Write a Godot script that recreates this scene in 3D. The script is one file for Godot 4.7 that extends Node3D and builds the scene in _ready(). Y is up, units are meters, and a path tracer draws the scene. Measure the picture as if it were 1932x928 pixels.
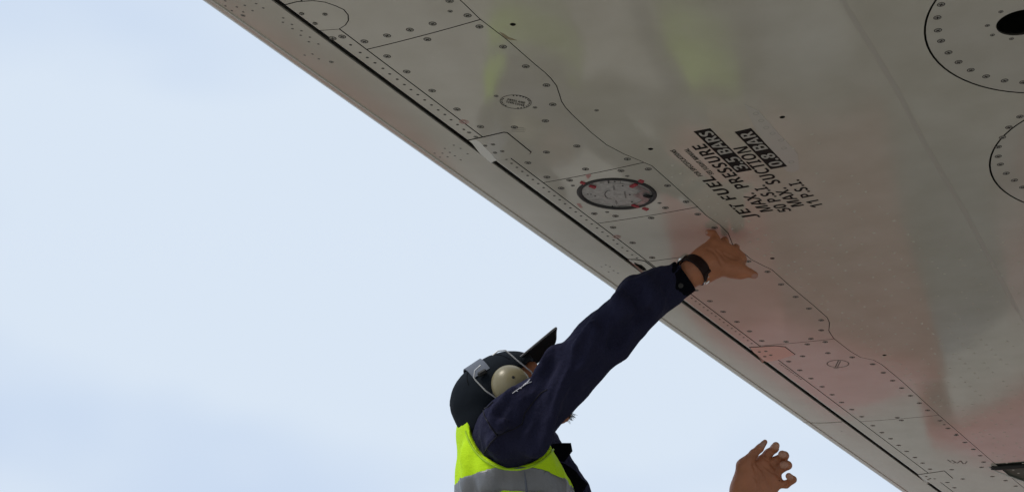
extends Node3D
# A ramp worker reaches up to the underside of an airliner's wing; seen from below through a long lens.

const PITCH := 23.3          # camera looks up, degrees
const EYE := Vector3(0, 1.5, 0)
const LENS := 3400.0         # focal length in pixels of the 1932 x 928 photograph
const WING_Y := 3.25         # height of the wing's lower edge at the slat gap
const S0 := Vector2(-0.44564869, -2.90430991)    # a point of the slat gap, seen from above (x, z)
const SPAN := Vector2(0.50448476, -0.8634206)    # outboard along the gap
const AFT := Vector2(0.8634206, 0.50448476)      # from the gap towards the trailing edge

var M := {}
var cam_r := Vector3.RIGHT
var cam_u: Vector3
var cam_f: Vector3
var used := {}

# ------------------------------------------------------------------ names and metas
func numbered(called: String) -> String:
	var n: int = used.get(called, 0)
	used[called] = n + 1
	return called if n == 0 else "%s_%03d" % [called, n]

func tag(o: Node, label: String, category: String, group := "", kind := "") -> void:
	if label: o.set_meta("label", label)
	if category: o.set_meta("category", category)
	if group: o.set_meta("group", group)
	if kind: o.set_meta("kind", kind)

func thing(called: String, at_: Vector3, label: String, category: String) -> Node3D:
	var o := Node3D.new()
	o.name = numbered(called)
	add_child(o)
	o.position = at_
	tag(o, label, category)
	return o

func put(mesh: Mesh, called: String, mat: Material, parent: Node, at_ := Transform3D.IDENTITY, in_world := true) -> MeshInstance3D:
	var o := MeshInstance3D.new()
	o.mesh = mesh
	if mat: o.material_override = mat
	o.name = called
	parent.add_child(o, true)
	if in_world and parent is Node3D and parent != self:
		var up_ := Transform3D.IDENTITY
		var q: Node = parent
		while q != self:
			up_ = (q as Node3D).transform * up_
			q = q.get_parent()
		o.transform = up_.affine_inverse() * at_
	else:
		o.transform = at_
	return o

# ------------------------------------------------------------------ camera geometry
func ray(x: float, y: float) -> Vector3:
	return cam_r * ((x - 966.0) / LENS) + cam_u * ((464.0 - y) / LENS) + cam_f

func at(x: float, y: float, depth: float) -> Vector3:
	return EYE + ray(x, y) * depth

# ------------------------------------------------------------------ the wing's lower surface
func sag(c: float) -> float:
	if c < 0.0: return -0.11 * c + 0.5 * c * c
	var lip := 0.0
	if c < 0.0135: lip = 70.0 * (0.0135 - c) * (0.0135 - c)
	if c < 0.70: return -0.11 * c + 0.1 * c * c + lip
	return -0.11 * 0.7 + 0.1 * 0.49 + 0.03 * (c - 0.7)

func slope(c: float) -> float:
	return (sag(c + 0.0005) - sag(c - 0.0005)) / 0.001

func chord(p: Vector2) -> float:
	return (p - S0).dot(AFT)

func on_wing(p: Vector2, below := 0.0) -> Vector3:
	var c := chord(p)
	return Vector3(p.x, WING_Y + sag(c), p.y) + wing_n(c) * below

func wing_n(c: float) -> Vector3:
	var g := slope(c)
	return Vector3(g * AFT.x, -1.0, g * AFT.y).normalized()

func W2(x: float, y: float) -> Vector2:
	var r := ray(x, y)
	var h := WING_Y
	var p := Vector2.ZERO
	for i in 12:
		var t := (h - EYE.y) / r.y
		p = Vector2(EYE.x + r.x * t, EYE.z + r.z * t)
		h = lerpf(h, WING_Y + sag(clampf(chord(p), -0.25, 3.0)), 0.8)
	return p

func cs(c: float, s: float) -> Vector2:
	return S0 + AFT * c + SPAN * s

func poly(a: Array) -> PackedVector2Array:
	var out := PackedVector2Array()
	for q in a:
		out.append(W2(q[0], q[1]))
	return out

func flat_basis(p: Vector2) -> Basis:   # y axis = out of the surface (down), x = outboard
	var n := wing_n(chord(p))
	var x := Vector3(SPAN.x, 0, SPAN.y)
	return Basis(x, n, x.cross(n))

# ------------------------------------------------------------------ mesh collector
class MB:
	var v := PackedVector3Array()
	var n := PackedVector3Array()
	var c := PackedColorArray()
	var uv := PackedVector2Array()
	var i := PackedInt32Array()
	func tri(a: Vector3, b: Vector3, d: Vector3, na: Vector3, nb := Vector3.ZERO, nd := Vector3.ZERO) -> void:
		if nb == Vector3.ZERO: nb = na
		if nd == Vector3.ZERO: nd = na
		var k := v.size()
		v.append(a); n.append(na)
		if (b - a).cross(d - a).dot(na + nb + nd) > 0.0:
			v.append(d); v.append(b); n.append(nd); n.append(nb)
		else:
			v.append(b); v.append(d); n.append(nb); n.append(nd)
		i.append(k); i.append(k + 1); i.append(k + 2)
	func quad(a: Vector3, b: Vector3, d: Vector3, e: Vector3, nn: Vector3) -> void:
		tri(a, b, d, nn)
		tri(a, d, e, nn)
	func quad4(a: Vector3, b: Vector3, d: Vector3, e: Vector3, na: Vector3, nb: Vector3, nd: Vector3, ne: Vector3) -> void:
		tri(a, b, d, na, nb, nd)
		tri(a, d, e, na, nd, ne)
	func box(t: Transform3D, size: Vector3, bevel := 0.0) -> void:
		var h := size / 2.0
		for ax in 3:
			for s in [-1.0, 1.0]:
				var nn := Vector3.ZERO
				nn[ax] = s
				var u := Vector3.ZERO
				var w := Vector3.ZERO
				u[(ax + 1) % 3] = h[(ax + 1) % 3] - bevel
				w[(ax + 2) % 3] = h[(ax + 2) % 3] - bevel
				var o: Vector3 = nn * h[ax]
				var wn := (t.basis * nn).normalized()
				quad(t * (o - u - w), t * (o + u - w), t * (o + u + w), t * (o - u + w), wn)
		if bevel > 0.0:
			for ax in 3:
				var b_ := (ax + 1) % 3
				var d_ := (ax + 2) % 3
				for s1 in [-1.0, 1.0]:
					for s2 in [-1.0, 1.0]:
						var p := Vector3.ZERO
						var q := Vector3.ZERO
						p[b_] = s1 * h[b_]; p[d_] = s2 * (h[d_] - bevel)
						q[b_] = s1 * (h[b_] - bevel); q[d_] = s2 * h[d_]
						var l := Vector3.ZERO
						l[ax] = h[ax] - bevel
						var nn2 := Vector3.ZERO
						nn2[b_] = s1; nn2[d_] = s2
						quad(t * (p - l), t * (p + l), t * (q + l), t * (q - l), (t.basis * nn2).normalized())
			for a in [-1.0, 1.0]:
				for b in [-1.0, 1.0]:
					for d in [-1.0, 1.0]:
						var sg := Vector3(a, b, d)
						var k := sg * (h - Vector3.ONE * bevel)
						tri(t * (k + Vector3(a * bevel, 0, 0)), t * (k + Vector3(0, b * bevel, 0)), t * (k + Vector3(0, 0, d * bevel)), (t.basis * sg).normalized())
	func tube(path: Array, r: float, sides := 8, r_end := -1.0) -> void:
		if path.size() < 2: return
		var rings := []
		var up := Vector3.UP
		for k in path.size():
			var d: Vector3 = path[mini(k + 1, path.size() - 1)] - path[maxi(k - 1, 0)]
			d = d.normalized()
			if absf(d.dot(up)) > 0.95: up = Vector3.RIGHT
			var x := d.cross(up).normalized()
			var y := x.cross(d)
			up = y
			var rr := r if r_end < 0.0 else lerpf(r, r_end, k / float(path.size() - 1))
			var ring := []
			for s in sides:
				var a := TAU * s / sides
				ring.append([path[k] + (x * cos(a) + y * sin(a)) * rr, x * cos(a) + y * sin(a)])
			rings.append(ring)
		for k in path.size() - 1:
			for s in sides:
				var a = rings[k][s]
				var b = rings[k][(s + 1) % sides]
				var c2 = rings[k + 1][(s + 1) % sides]
				var d2 = rings[k + 1][s]
				quad4(a[0], b[0], c2[0], d2[0], a[1], b[1], c2[1], d2[1])
		for e in [0, path.size() - 1]:
			var nn: Vector3 = (path[e] - path[1 if e == 0 else e - 1]).normalized()
			for s in sides:
				tri(path[e], rings[e][s][0], rings[e][(s + 1) % sides][0], nn)
	func lathe(prof: Array, t: Transform3D, sides := 24, sx := 1.0, sz := 1.0) -> void:   # prof: [radius, height] about local y
		for k in prof.size() - 1:
			var p: Array = prof[k]
			var q: Array = prof[k + 1]
			var dn := Vector2(q[1] - p[1], -(q[0] - p[0])).normalized()
			for s in sides:
				var a := TAU * s / sides
				var b := TAU * (s + 1) / sides
				var ca := Vector3(cos(a) * sx, 0, sin(a) * sz)
				var cb := Vector3(cos(b) * sx, 0, sin(b) * sz)
				var na := (t.basis * (Vector3(cos(a), 0, sin(a)) * dn.x + Vector3.UP * dn.y)).normalized()
				var nb := (t.basis * (Vector3(cos(b), 0, sin(b)) * dn.x + Vector3.UP * dn.y)).normalized()
				quad4(t * (ca * p[0] + Vector3.UP * p[1]), t * (cb * p[0] + Vector3.UP * p[1]), t * (cb * q[0] + Vector3.UP * q[1]), t * (ca * q[0] + Vector3.UP * q[1]), na, nb, nb, na)
	func done(mat: Material = null) -> ArrayMesh:
		var a := []
		a.resize(Mesh.ARRAY_MAX)
		a[Mesh.ARRAY_VERTEX] = v
		a[Mesh.ARRAY_NORMAL] = n
		if c.size() == v.size() and c.size(): a[Mesh.ARRAY_COLOR] = c
		a[Mesh.ARRAY_INDEX] = i
		var m := ArrayMesh.new()
		m.add_surface_from_arrays(Mesh.PRIMITIVE_TRIANGLES, a)
		if mat: m.surface_set_material(0, mat)
		return m
	func add_to(m: ArrayMesh, mat: Material) -> void:
		var a := []
		a.resize(Mesh.ARRAY_MAX)
		a[Mesh.ARRAY_VERTEX] = v
		a[Mesh.ARRAY_NORMAL] = n
		a[Mesh.ARRAY_INDEX] = i
		m.add_surface_from_arrays(Mesh.PRIMITIVE_TRIANGLES, a)
		m.surface_set_material(m.get_surface_count() - 1, mat)

# ------------------------------------------------------------------ distance fields and surface nets
class Prim:
	var kind := 0      # 0 tapered capsule, 1 ellipsoid, 2 half-space (keeps the side against n)
	var op := 0        # 0 join, 1 cut away, 2 keep inside
	var k := 0.02
	var a: Vector3
	var ba: Vector3
	var inv := 0.0
	var ra := 0.0
	var dr := 0.0
	var ib: Basis
	var big := 0.0
	func dist(p: Vector3) -> float:
		var pa := p - a
		if kind == 0:
			var h := clampf(pa.dot(ba) * inv, 0.0, 1.0)
			return (pa - ba * h).length() - ra - dr * h
		if kind == 1:
			var l := ib * pa
			var k0 := l.length()
			if k0 < 1e-5: return -ra
			var g := (ib.transposed() * l).length()
			return k0 * (k0 - 1.0) / g
		return pa.dot(ba)

class Field:
	var prims: Array[Prim] = []
	var noise: FastNoiseLite
	var warp: Basis = Basis.IDENTITY
	var amp := 0.0
	var noise2: FastNoiseLite
	var amp2 := 0.0
	var grow := 0.0
	func cap(a: Vector3, b: Vector3, ra: float, rb: float, k := 0.02, op := 0) -> Field:
		var q := Prim.new()
		q.a = a; q.ba = b - a; q.inv = 1.0 / maxf(q.ba.length_squared(), 1e-9)
		q.ra = ra; q.dr = rb - ra; q.k = k; q.op = op
		prims.append(q)
		return self
	func ell(c: Vector3, basis: Basis, r: Vector3, k := 0.02, op := 0) -> Field:
		var q := Prim.new()
		q.kind = 1; q.a = c; q.ra = minf(r.x, minf(r.y, r.z)); q.big = maxf(r.x, maxf(r.y, r.z))
		q.ib = Basis.from_scale(Vector3(1 / r.x, 1 / r.y, 1 / r.z)) * basis.orthonormalized().inverse()
		q.k = k; q.op = op
		prims.append(q)
		return self
	func half(a: Vector3, n: Vector3, k := 0.004, op := 2) -> Field:
		var q := Prim.new()
		q.kind = 2; q.a = a; q.ba = n.normalized(); q.k = k; q.op = op
		prims.append(q)
		return self
	func value(p: Vector3, list: Array[Prim]) -> float:
		var d := 10.0
		for q in list:
			var e := q.dist(p)
			if q.op == 0:
				e -= grow
				var h := maxf(q.k - absf(d - e), 0.0)
				d = minf(d, e) - h * h * 0.25 / q.k
			else:
				if q.op == 1: e = -e
				var h2 := maxf(q.k - absf(d - e), 0.0)
				d = maxf(d, e) + h2 * h2 * 0.25 / q.k
		if amp > 0.0: d -= amp * noise.get_noise_3dv(warp * p)
		if amp2 > 0.0: d -= amp2 * noise2.get_noise_3dv(p)
		return d
	func bounds() -> AABB:
		var b := AABB()
		var first := true
		for q in prims:
			if q.op != 0: continue
			var r := q.big if q.kind == 1 else maxf(q.ra, q.ra + q.dr)
			r += grow + amp + amp2 + 0.004
			var e := AABB(q.a, Vector3.ZERO)
			if q.kind == 0: e = e.expand(q.a + q.ba)
			e = e.grow(r)
			b = e if first else b.merge(e)
			first = false
		return b
	# surface nets, appended to m; only blocks that the surface crosses are sampled
	func net(m: MB, cell: float, box := AABB()) -> void:
		const B := 8
		var bb := bounds()
		if box.size != Vector3.ZERO: bb = bb.intersection(box)
		var o := bb.position - Vector3.ONE * cell
		var nb := Vector3i(((bb.size + Vector3.ONE * cell * 2.0) / (cell * B)).ceil())
		var ids := {}
		var crossings := PackedInt32Array()   # x, y, z, axis, sign
		var rad := cell * B * 0.87
		var far := rad * 1.35 + amp + amp2
		var s := PackedFloat32Array()
		s.resize((B + 1) * (B + 1) * (B + 1))
		var base := m.v.size()
		for bz in nb.z:
			for by in nb.y:
				for bx in nb.x:
					var c0 := o + Vector3(bx, by, bz) * cell * B
					var mid := c0 + Vector3.ONE * cell * B * 0.5
					var list: Array[Prim] = []
					var whole := value(mid, prims)
					if absf(whole) > far: continue
					for q in prims:
						var e := q.dist(mid)
						if q.op == 0:
							if e - grow < far + q.k + 0.01: list.append(q)
						elif q.op == 1:
							if e < far + q.k + 0.01: list.append(q)
						elif e > -far - q.k - 0.01: list.append(q)
					if list.is_empty(): continue
					var t := 0
					for z in B + 1:
						for y in B + 1:
							for x in B + 1:
								s[t] = value(c0 + Vector3(x, y, z) * cell, list)
								t += 1
					for z in B:
						for y in B:
							for x in B:
								var i0 := (z * 9 + y) * 9 + x
								var v000 := s[i0]
								var v100 := s[i0 + 1]
								var v010 := s[i0 + 9]
								var v110 := s[i0 + 10]
								var v001 := s[i0 + 81]
								var v101 := s[i0 + 82]
								var v011 := s[i0 + 90]
								var v111 := s[i0 + 91]
								var neg := int(v000 < 0) + int(v100 < 0) + int(v010 < 0) + int(v110 < 0) + int(v001 < 0) + int(v101 < 0) + int(v011 < 0) + int(v111 < 0)
								if neg == 0 or neg == 8: continue
								var sum := Vector3.ZERO
								var cnt := 0.0
								if (v000 < 0) != (v100 < 0): sum += Vector3(v000 / (v000 - v100), 0, 0); cnt += 1
								if (v010 < 0) != (v110 < 0): sum += Vector3(v010 / (v010 - v110), 1, 0); cnt += 1
								if (v001 < 0) != (v101 < 0): sum += Vector3(v001 / (v001 - v101), 0, 1); cnt += 1
								if (v011 < 0) != (v111 < 0): sum += Vector3(v011 / (v011 - v111), 1, 1); cnt += 1
								if (v000 < 0) != (v010 < 0): sum += Vector3(0, v000 / (v000 - v010), 0); cnt += 1
								if (v100 < 0) != (v110 < 0): sum += Vector3(1, v100 / (v100 - v110), 0); cnt += 1
								if (v001 < 0) != (v011 < 0): sum += Vector3(0, v001 / (v001 - v011), 1); cnt += 1
								if (v101 < 0) != (v111 < 0): sum += Vector3(1, v101 / (v101 - v111), 1); cnt += 1
								if (v000 < 0) != (v001 < 0): sum += Vector3(0, 0, v000 / (v000 - v001)); cnt += 1
								if (v100 < 0) != (v101 < 0): sum += Vector3(1, 0, v100 / (v100 - v101)); cnt += 1
								if (v010 < 0) != (v011 < 0): sum += Vector3(0, 1, v010 / (v010 - v011)); cnt += 1
								if (v110 < 0) != (v111 < 0): sum += Vector3(1, 1, v110 / (v110 - v111)); cnt += 1
								var gx := bx * B + x
								var gy := by * B + y
								var gz := bz * B + z
								ids[gx + (gy << 10) + (gz << 20)] = m.v.size()
								m.v.append(c0 + (Vector3(x, y, z) + sum / cnt) * cell)
								if (v000 < 0) != (v100 < 0): crossings.append_array(PackedInt32Array([gx, gy, gz, 0, int(v000 < 0)]))
								if (v000 < 0) != (v010 < 0): crossings.append_array(PackedInt32Array([gx, gy, gz, 1, int(v000 < 0)]))
								if (v000 < 0) != (v001 < 0): crossings.append_array(PackedInt32Array([gx, gy, gz, 2, int(v000 < 0)]))
		m.n.resize(m.v.size())
		for e in range(0, crossings.size(), 5):
			var key := crossings[e] + (crossings[e + 1] << 10) + (crossings[e + 2] << 20)
			var ax := crossings[e + 3]
			var du := 1 << (10 * ((ax + 1) % 3))
			var dv := 1 << (10 * ((ax + 2) % 3))
			var p0: int = ids.get(key, -1)
			var p1: int = ids.get(key - du, -1)
			var p2: int = ids.get(key - du - dv, -1)
			var p3: int = ids.get(key - dv, -1)
			if p0 < 0 or p1 < 0 or p2 < 0 or p3 < 0: continue
			if crossings[e + 4] == 1:
				var sw := p1; p1 = p3; p3 = sw
			m.i.append_array(PackedInt32Array([p0, p1, p2, p0, p2, p3]))
			var nn := (m.v[p2] - m.v[p0]).cross(m.v[p1] - m.v[p3])
			m.n[p0] += nn; m.n[p1] += nn; m.n[p2] += nn; m.n[p3] += nn
		for k in range(base, m.v.size()):
			m.n[k] = m.n[k].normalized()

# ------------------------------------------------------------------ materials
func mat(color: Color, rough := 0.6, metal := 0.0, spec := 0.5) -> StandardMaterial3D:
	var m := StandardMaterial3D.new()
	m.albedo_color = color.linear_to_srgb()
	m.roughness = rough
	m.metallic = metal
	m.metallic_specular = spec
	return m

func noise_tex(freq: float, lo: Color, hi: Color, seed_: int, size := 512, octaves := 4, normal := false, bump := 4.0) -> NoiseTexture2D:
	var t := NoiseTexture2D.new()
	var n := FastNoiseLite.new()
	n.seed = seed_
	n.frequency = freq
	n.fractal_octaves = octaves
	t.noise = n
	t.width = size
	t.height = size
	t.seamless = true
	if normal:
		t.as_normal_map = true
		t.bump_strength = bump
	else:
		var g := Gradient.new()
		g.set_color(0, lo)
		g.set_color(1, hi)
		t.color_ramp = g
	return t

func textured(m: StandardMaterial3D, tex: Texture2D, scale: float) -> StandardMaterial3D:
	m.albedo_texture = tex
	m.uv1_triplanar = true
	m.uv1_world_triplanar = true
	m.uv1_scale = Vector3.ONE * scale
	return m

func make_materials() -> void:
	var grime := noise_tex(0.006, Color(0.94, 0.935, 0.92), Color(1, 1, 1), 3, 1024, 5)
	var wave := noise_tex(0.004, Color.BLACK, Color.WHITE, 8, 1024, 3, true, 3.0)
	var paint := textured(mat(Color(0.62, 0.59, 0.52), 0.10), grime, 0.9)
	paint.normal_enabled = true
	paint.normal_texture = wave
	paint.normal_scale = 0.07
	paint.roughness_texture = noise_tex(0.01, Color(0.75, 0.75, 0.75), Color(1, 1, 1), 21, 512, 5)
	paint.roughness_texture_channel = BaseMaterial3D.TEXTURE_CHANNEL_RED
	paint.roughness = 0.11
	M.paint = paint
	var panel := paint.duplicate()
	panel.albedo_color = Color(0.60, 0.57, 0.51).linear_to_srgb()
	M.panel = panel
	var slat := paint.duplicate()
	slat.albedo_color = Color(0.60, 0.57, 0.51).linear_to_srgb()
	slat.roughness = 0.2
	M.slat = slat
	M.interior = mat(Color(0.17, 0.18, 0.145), 0.7)   # primer inside the wing
	M.sealant = mat(Color(0.33, 0.32, 0.29), 0.6)
	M.oil = mat(Color(0.30, 0.24, 0.15), 0.4)
	M.bead = mat(Color(0.50, 0.475, 0.42), 0.3)
	M.worn_glint = mat(Color(0.80, 0.79, 0.76), 0.35, 0.15)  # worn metal with its highlight put into the pale colour
	M.dirt_and_shade = mat(Color(0.03, 0.027, 0.022), 0.8)  # grime in gaps; on screws also the shade of their recesses
	M.screw = mat(Color(0.38, 0.365, 0.33), 0.45, 0.3)
	M.bare = textured(mat(Color(0.62, 0.61, 0.59), 0.3, 0.75), noise_tex(0.02, Color(0.75, 0.75, 0.75), Color(1, 1, 1), 5, 512, 5), 6.0)
	M.cap_metal = textured(mat(Color(0.50, 0.49, 0.47), 0.35, 0.2), noise_tex(0.02, Color(0.8, 0.8, 0.8), Color(1, 1, 1), 6, 512, 5), 7.0)
	M.ink = mat(Color(0.010, 0.009, 0.009), 0.55, 0.0, 0.25)
	M.ink_thin = mat(Color(0.10, 0.095, 0.085), 0.5)
	M.letter = mat(Color(0.42, 0.41, 0.38), 0.4)
	M.red_mark = mat(Color(0.36, 0.03, 0.045), 0.5)
	M.pink_mark = mat(Color(0.50, 0.27, 0.25), 0.5)
	M.salmon = mat(Color(0.78, 0.44, 0.37), 0.35)
	M.rubber = mat(Color(0.02, 0.02, 0.02), 0.55)
	M.doubler = mat(Color(0.56, 0.54, 0.50), 0.2)
	M.inside = mat(Color(0.10, 0.11, 0.09), 0.7)
	# people
	var skin := mat(Color.WHITE, 0.5)
	skin.vertex_color_use_as_albedo = true
	skin.subsurf_scatter_enabled = true
	skin.subsurf_scatter_strength = 0.04
	skin.normal_enabled = true
	skin.normal_texture = noise_tex(0.05, Color.BLACK, Color.WHITE, 31, 512, 4, true, 2.0)
	skin.normal_scale = 0.6
	skin.uv1_triplanar = true
	skin.uv1_scale = Vector3.ONE * 14.0
	M.skin = skin
	var weave := noise_tex(0.12, Color(0.72, 0.72, 0.74), Color(1, 1, 1), 11, 512, 3)
	var fold := noise_tex(0.03, Color.BLACK, Color.WHITE, 12, 512, 4, true, 5.0)
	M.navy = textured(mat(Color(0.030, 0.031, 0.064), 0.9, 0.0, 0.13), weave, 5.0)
	M.navy.rim_enabled = true
	M.navy.rim = 0.28
	M.navy.rim_tint = 0.6
	M.navy.normal_enabled = true
	M.navy.normal_texture = fold
	M.navy.normal_scale = 1.0
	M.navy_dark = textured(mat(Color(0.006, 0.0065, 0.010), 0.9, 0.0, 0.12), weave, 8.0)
	M.trousers = textured(mat(Color(0.012, 0.013, 0.028), 0.85, 0.0, 0.3), weave, 5.0)
	M.capcloth = textured(mat(Color(0.022, 0.028, 0.037), 0.85, 0.0, 0.15), noise_tex(0.25, Color(0.55, 0.55, 0.55), Color(1, 1, 1), 14, 512, 2), 9.0)
	M.capcloth.rim_enabled = true
	M.capcloth.rim = 0.12
	M.visor = mat(Color(0.008, 0.008, 0.009), 0.85, 0.0, 0.12)
	M.visor_edge = mat(Color(0.14, 0.14, 0.15), 0.6)
	M.vest = textured(mat(Color(0.64, 0.96, 0.012), 0.75, 0.0, 0.3), noise_tex(0.09, Color(0.88, 0.9, 0.86), Color(1, 1, 1), 15, 512, 3), 5.0)
	M.vest.normal_enabled = true
	M.vest.normal_texture = fold
	M.vest.normal_scale = 0.6
	M.vest_trim = mat(Color(0.40, 0.64, 0.012), 0.75)
	M.reflective = textured(mat(Color(0.23, 0.235, 0.245), 0.42, 0.35), noise_tex(0.2, Color(0.82, 0.82, 0.82), Color(1, 1, 1), 16, 512, 2), 9.0)
	M.reflective.normal_enabled = true
	M.reflective.normal_texture = fold
	M.reflective.normal_scale = 0.5
	M.khaki = mat(Color(0.25, 0.215, 0.12), 0.33)
	M.black_plastic = mat(Color(0.012, 0.012, 0.012), 0.5)
	M.wire = mat(Color(0.70, 0.70, 0.70), 0.35, 0.35)
	M.strap = textured(mat(Color(0.17, 0.19, 0.23), 0.8), weave, 20.0)
	M.leather = mat(Color(0.018, 0.008, 0.007), 0.5, 0.0, 0.25)
	M.steel = mat(Color(0.75, 0.74, 0.72), 0.22, 0.95)
	M.hair = mat(Color(0.010, 0.008, 0.007), 0.6)
	M.eye_white = mat(Color(0.7, 0.68, 0.64), 0.2)
	M.white_thread = mat(Color(0.72, 0.72, 0.78), 0.7)
	M.seam = mat(Color(0.005, 0.005, 0.012), 0.9)
	M.boot = mat(Color(0.015, 0.014, 0.013), 0.5)
	# ground and vehicles
	M.concrete = textured(mat(Color(0.52, 0.485, 0.415), 0.9), noise_tex(0.02, Color(0.72, 0.72, 0.72), Color(1, 1, 1), 41, 1024, 6), 0.13)
	M.grating = mat(Color(0.28, 0.28, 0.27), 0.5, 0.6)
	M.redpaint = mat(Color(0.42, 0.035, 0.03), 0.25)
	M.bluebox = mat(Color(0.07, 0.10, 0.15), 0.4)
	M.glass = mat(Color(0.02, 0.025, 0.03), 0.05)
	M.tyre = mat(Color(0.015, 0.015, 0.015), 0.8)
	M.white = mat(Color(0.7, 0.7, 0.68), 0.4)
	M.lampglass = mat(Color(0.6, 0.6, 0.6), 0.1)

# ------------------------------------------------------------------ sky and camera
func sky_image() -> Image:
	var w := 1024
	var h := 512
	var im := Image.create(w, h, false, Image.FORMAT_RGBF)
	var n := FastNoiseLite.new()
	n.seed = 71
	n.frequency = 1.1
	n.fractal_octaves = 5
	var n2 := FastNoiseLite.new()
	n2.seed = 5
	n2.frequency = 3.2
	n2.fractal_octaves = 4
	var thin := Color(0.42, 0.56, 0.82)      # blue showing through the veil
	var veil := Color(0.695, 0.79, 0.91)     # bright thin overcast
	for y in h:
		var up := (0.5 - (y + 0.5) / h) * PI
		for x in w:
			var round_ := ((x + 0.5) / w - 0.5) * TAU
			var d := Vector3(cos(up) * sin(round_), sin(up), -cos(up) * cos(round_))
			var q := Vector3(d.x * 1.0, d.y * 2.2, d.z)
			var t := clampf(0.83 + 1.3 * n.get_noise_3dv(q) + 0.22 * n2.get_noise_3dv(q), 0.0, 1.0)
			im.set_pixel(x, y, thin.lerp(veil, t))
	return im

func _ready() -> void:
	var p := deg_to_rad(PITCH)
	cam_u = Vector3(0, cos(p), sin(p))
	cam_f = Vector3(0, sin(p), -cos(p))
	# camera
	var cam := Camera3D.new()
	cam.name = "camera"
	cam.fov = rad_to_deg(2.0 * atan(464.0 / LENS))
	cam.near = 0.05
	cam.far = 6000.0
	add_child(cam)
	cam.position = EYE
	cam.rotation.x = p
	cam.current = true
	# sky
	var we := WorldEnvironment.new()
	we.name = "environment"
	var env := Environment.new()
	env.background_mode = Environment.BG_SKY
	var sky := Sky.new()
	var pm := PanoramaSkyMaterial.new()
	pm.panorama = ImageTexture.create_from_image(sky_image())
	sky.sky_material = pm
	env.sky = sky
	env.tonemap_mode = Environment.TONE_MAPPER_LINEAR
	env.tonemap_exposure = 1.0
	env.sdfgi_enabled = true
	env.ssao_enabled = true
	env.ssil_enabled = true
	we.environment = env
	add_child(we)
	# sun behind thin overcast, high on the left
	var sun := DirectionalLight3D.new()
	sun.name = "sun"
	sun.light_energy = 0.5
	sun.light_angular_distance = 14.0
	sun.light_color = Color(1.0, 0.96, 0.9)
	sun.shadow_enabled = true
	add_child(sun)
	sun.look_at_from_position(Vector3(-5, 7.5, 2.5), Vector3.ZERO)

	make_materials()
	build_ground()
	build_wing()
	build_platform()
	build_worker()
	build_truck()
	build_ground_worker()

# ------------------------------------------------------------------ ground
func build_ground() -> void:
	var g := PlaneMesh.new()
	g.size = Vector2(4000, 4000)
	var o := put(g, "ground", M.concrete, self)
	tag(o, "pale grey concrete apron under the aircraft wing", "", "", "structure")

# ------------------------------------------------------------------ wing
const CUTS := [-0.02, 0.0055, 0.0085, 0.0098, 0.011, 0.0122, 0.0135, 0.025, 0.05, 0.09, 0.13, 0.17, 0.21, 0.25, 0.29, 0.33, 0.37, 0.41, 0.45, 0.50, 0.55, 0.60, 0.65, 0.70, 0.80, 0.90, 1.00, 1.10, 1.20, 1.30, 1.40, 1.60, 2.0, 2.5, 3.0, 3.6]
var plates := []      # [outline seen from above, node]

func disc2(c: Vector2, ra: float, rb: float, n := 72) -> PackedVector2Array:   # oval with axes along chord and span
	var out := PackedVector2Array()
	for k in n:
		var a := TAU * k / n
		out.append(c + AFT * (ra * cos(a)) + SPAN * (rb * sin(a)))
	return out

func shrink(pl: PackedVector2Array, by: float) -> PackedVector2Array:
	if by == 0.0: return pl
	var r := Geometry2D.offset_polygon(pl, -by)
	return r[0] if r.size() else pl

func minus(pl: PackedVector2Array, holes: Array) -> Array:
	var list: Array = [pl]
	for h in holes:
		var next := []
		for q in list:
			for r in Geometry2D.clip_polygons(q, h):
				if not Geometry2D.is_polygon_clockwise(r): next.append(r)
		list = next
	return list

func walls(m: MB, pl: PackedVector2Array, lift: float, depth: float) -> void:
	for k in pl.size():
		var a := pl[k]
		var b := pl[(k + 1) % pl.size()]
		var steps := maxi(1, int(absf(chord(a) - chord(b)) / 0.03))
		for t in steps:
			var p := a.lerp(b, t / float(steps))
			var q := a.lerp(b, (t + 1) / float(steps))
			var n2 := Vector3(q.y - p.y, 0, -(q.x - p.x))
			if n2.length() < 1e-9: continue
			n2 = n2.normalized()
			m.quad(on_wing(p, lift), on_wing(q, lift), on_wing(q, lift - depth), on_wing(p, lift - depth), n2)

# a skin plate whose outer face lies `lift` proud of the wing surface
func plate_mesh(pl: PackedVector2Array, holes: Array, lift := 0.0, depth := 0.004) -> ArrayMesh:
	var m := MB.new()
	if Geometry2D.is_polygon_clockwise(pl): pl.reverse()
	var cuts := CUTS.duplicate()
	for h in holes:    # a strip edge runs through every small hole, so that no hole lies inside a strip
		var mid := 0.0
		for q in h: mid += chord(q) / h.size()
		cuts.append(mid)
	cuts.sort()
	for k in cuts.size() - 1:
		if cuts[k + 1] - cuts[k] < 1e-5: continue
		var band := PackedVector2Array([cs(cuts[k], -9), cs(cuts[k + 1], -9), cs(cuts[k + 1], 14), cs(cuts[k], 14)])
		for r in Geometry2D.intersect_polygons(pl, band):
			for q in minus(r, holes):
				var idx := Geometry2D.triangulate_polygon(q)
				for t in range(0, idx.size(), 3):
					var a: Vector2 = q[idx[t]]
					var b: Vector2 = q[idx[t + 1]]
					var d: Vector2 = q[idx[t + 2]]
					m.tri(on_wing(a, lift), on_wing(b, lift), on_wing(d, lift), wing_n(chord(a)), wing_n(chord(b)), wing_n(chord(d)))
	var out := m.done()
	var w := MB.new()
	walls(w, pl, lift, depth)
	for h in holes: walls(w, h, lift, depth)
	w.add_to(out, M.dirt_and_shade)
	return out

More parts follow.
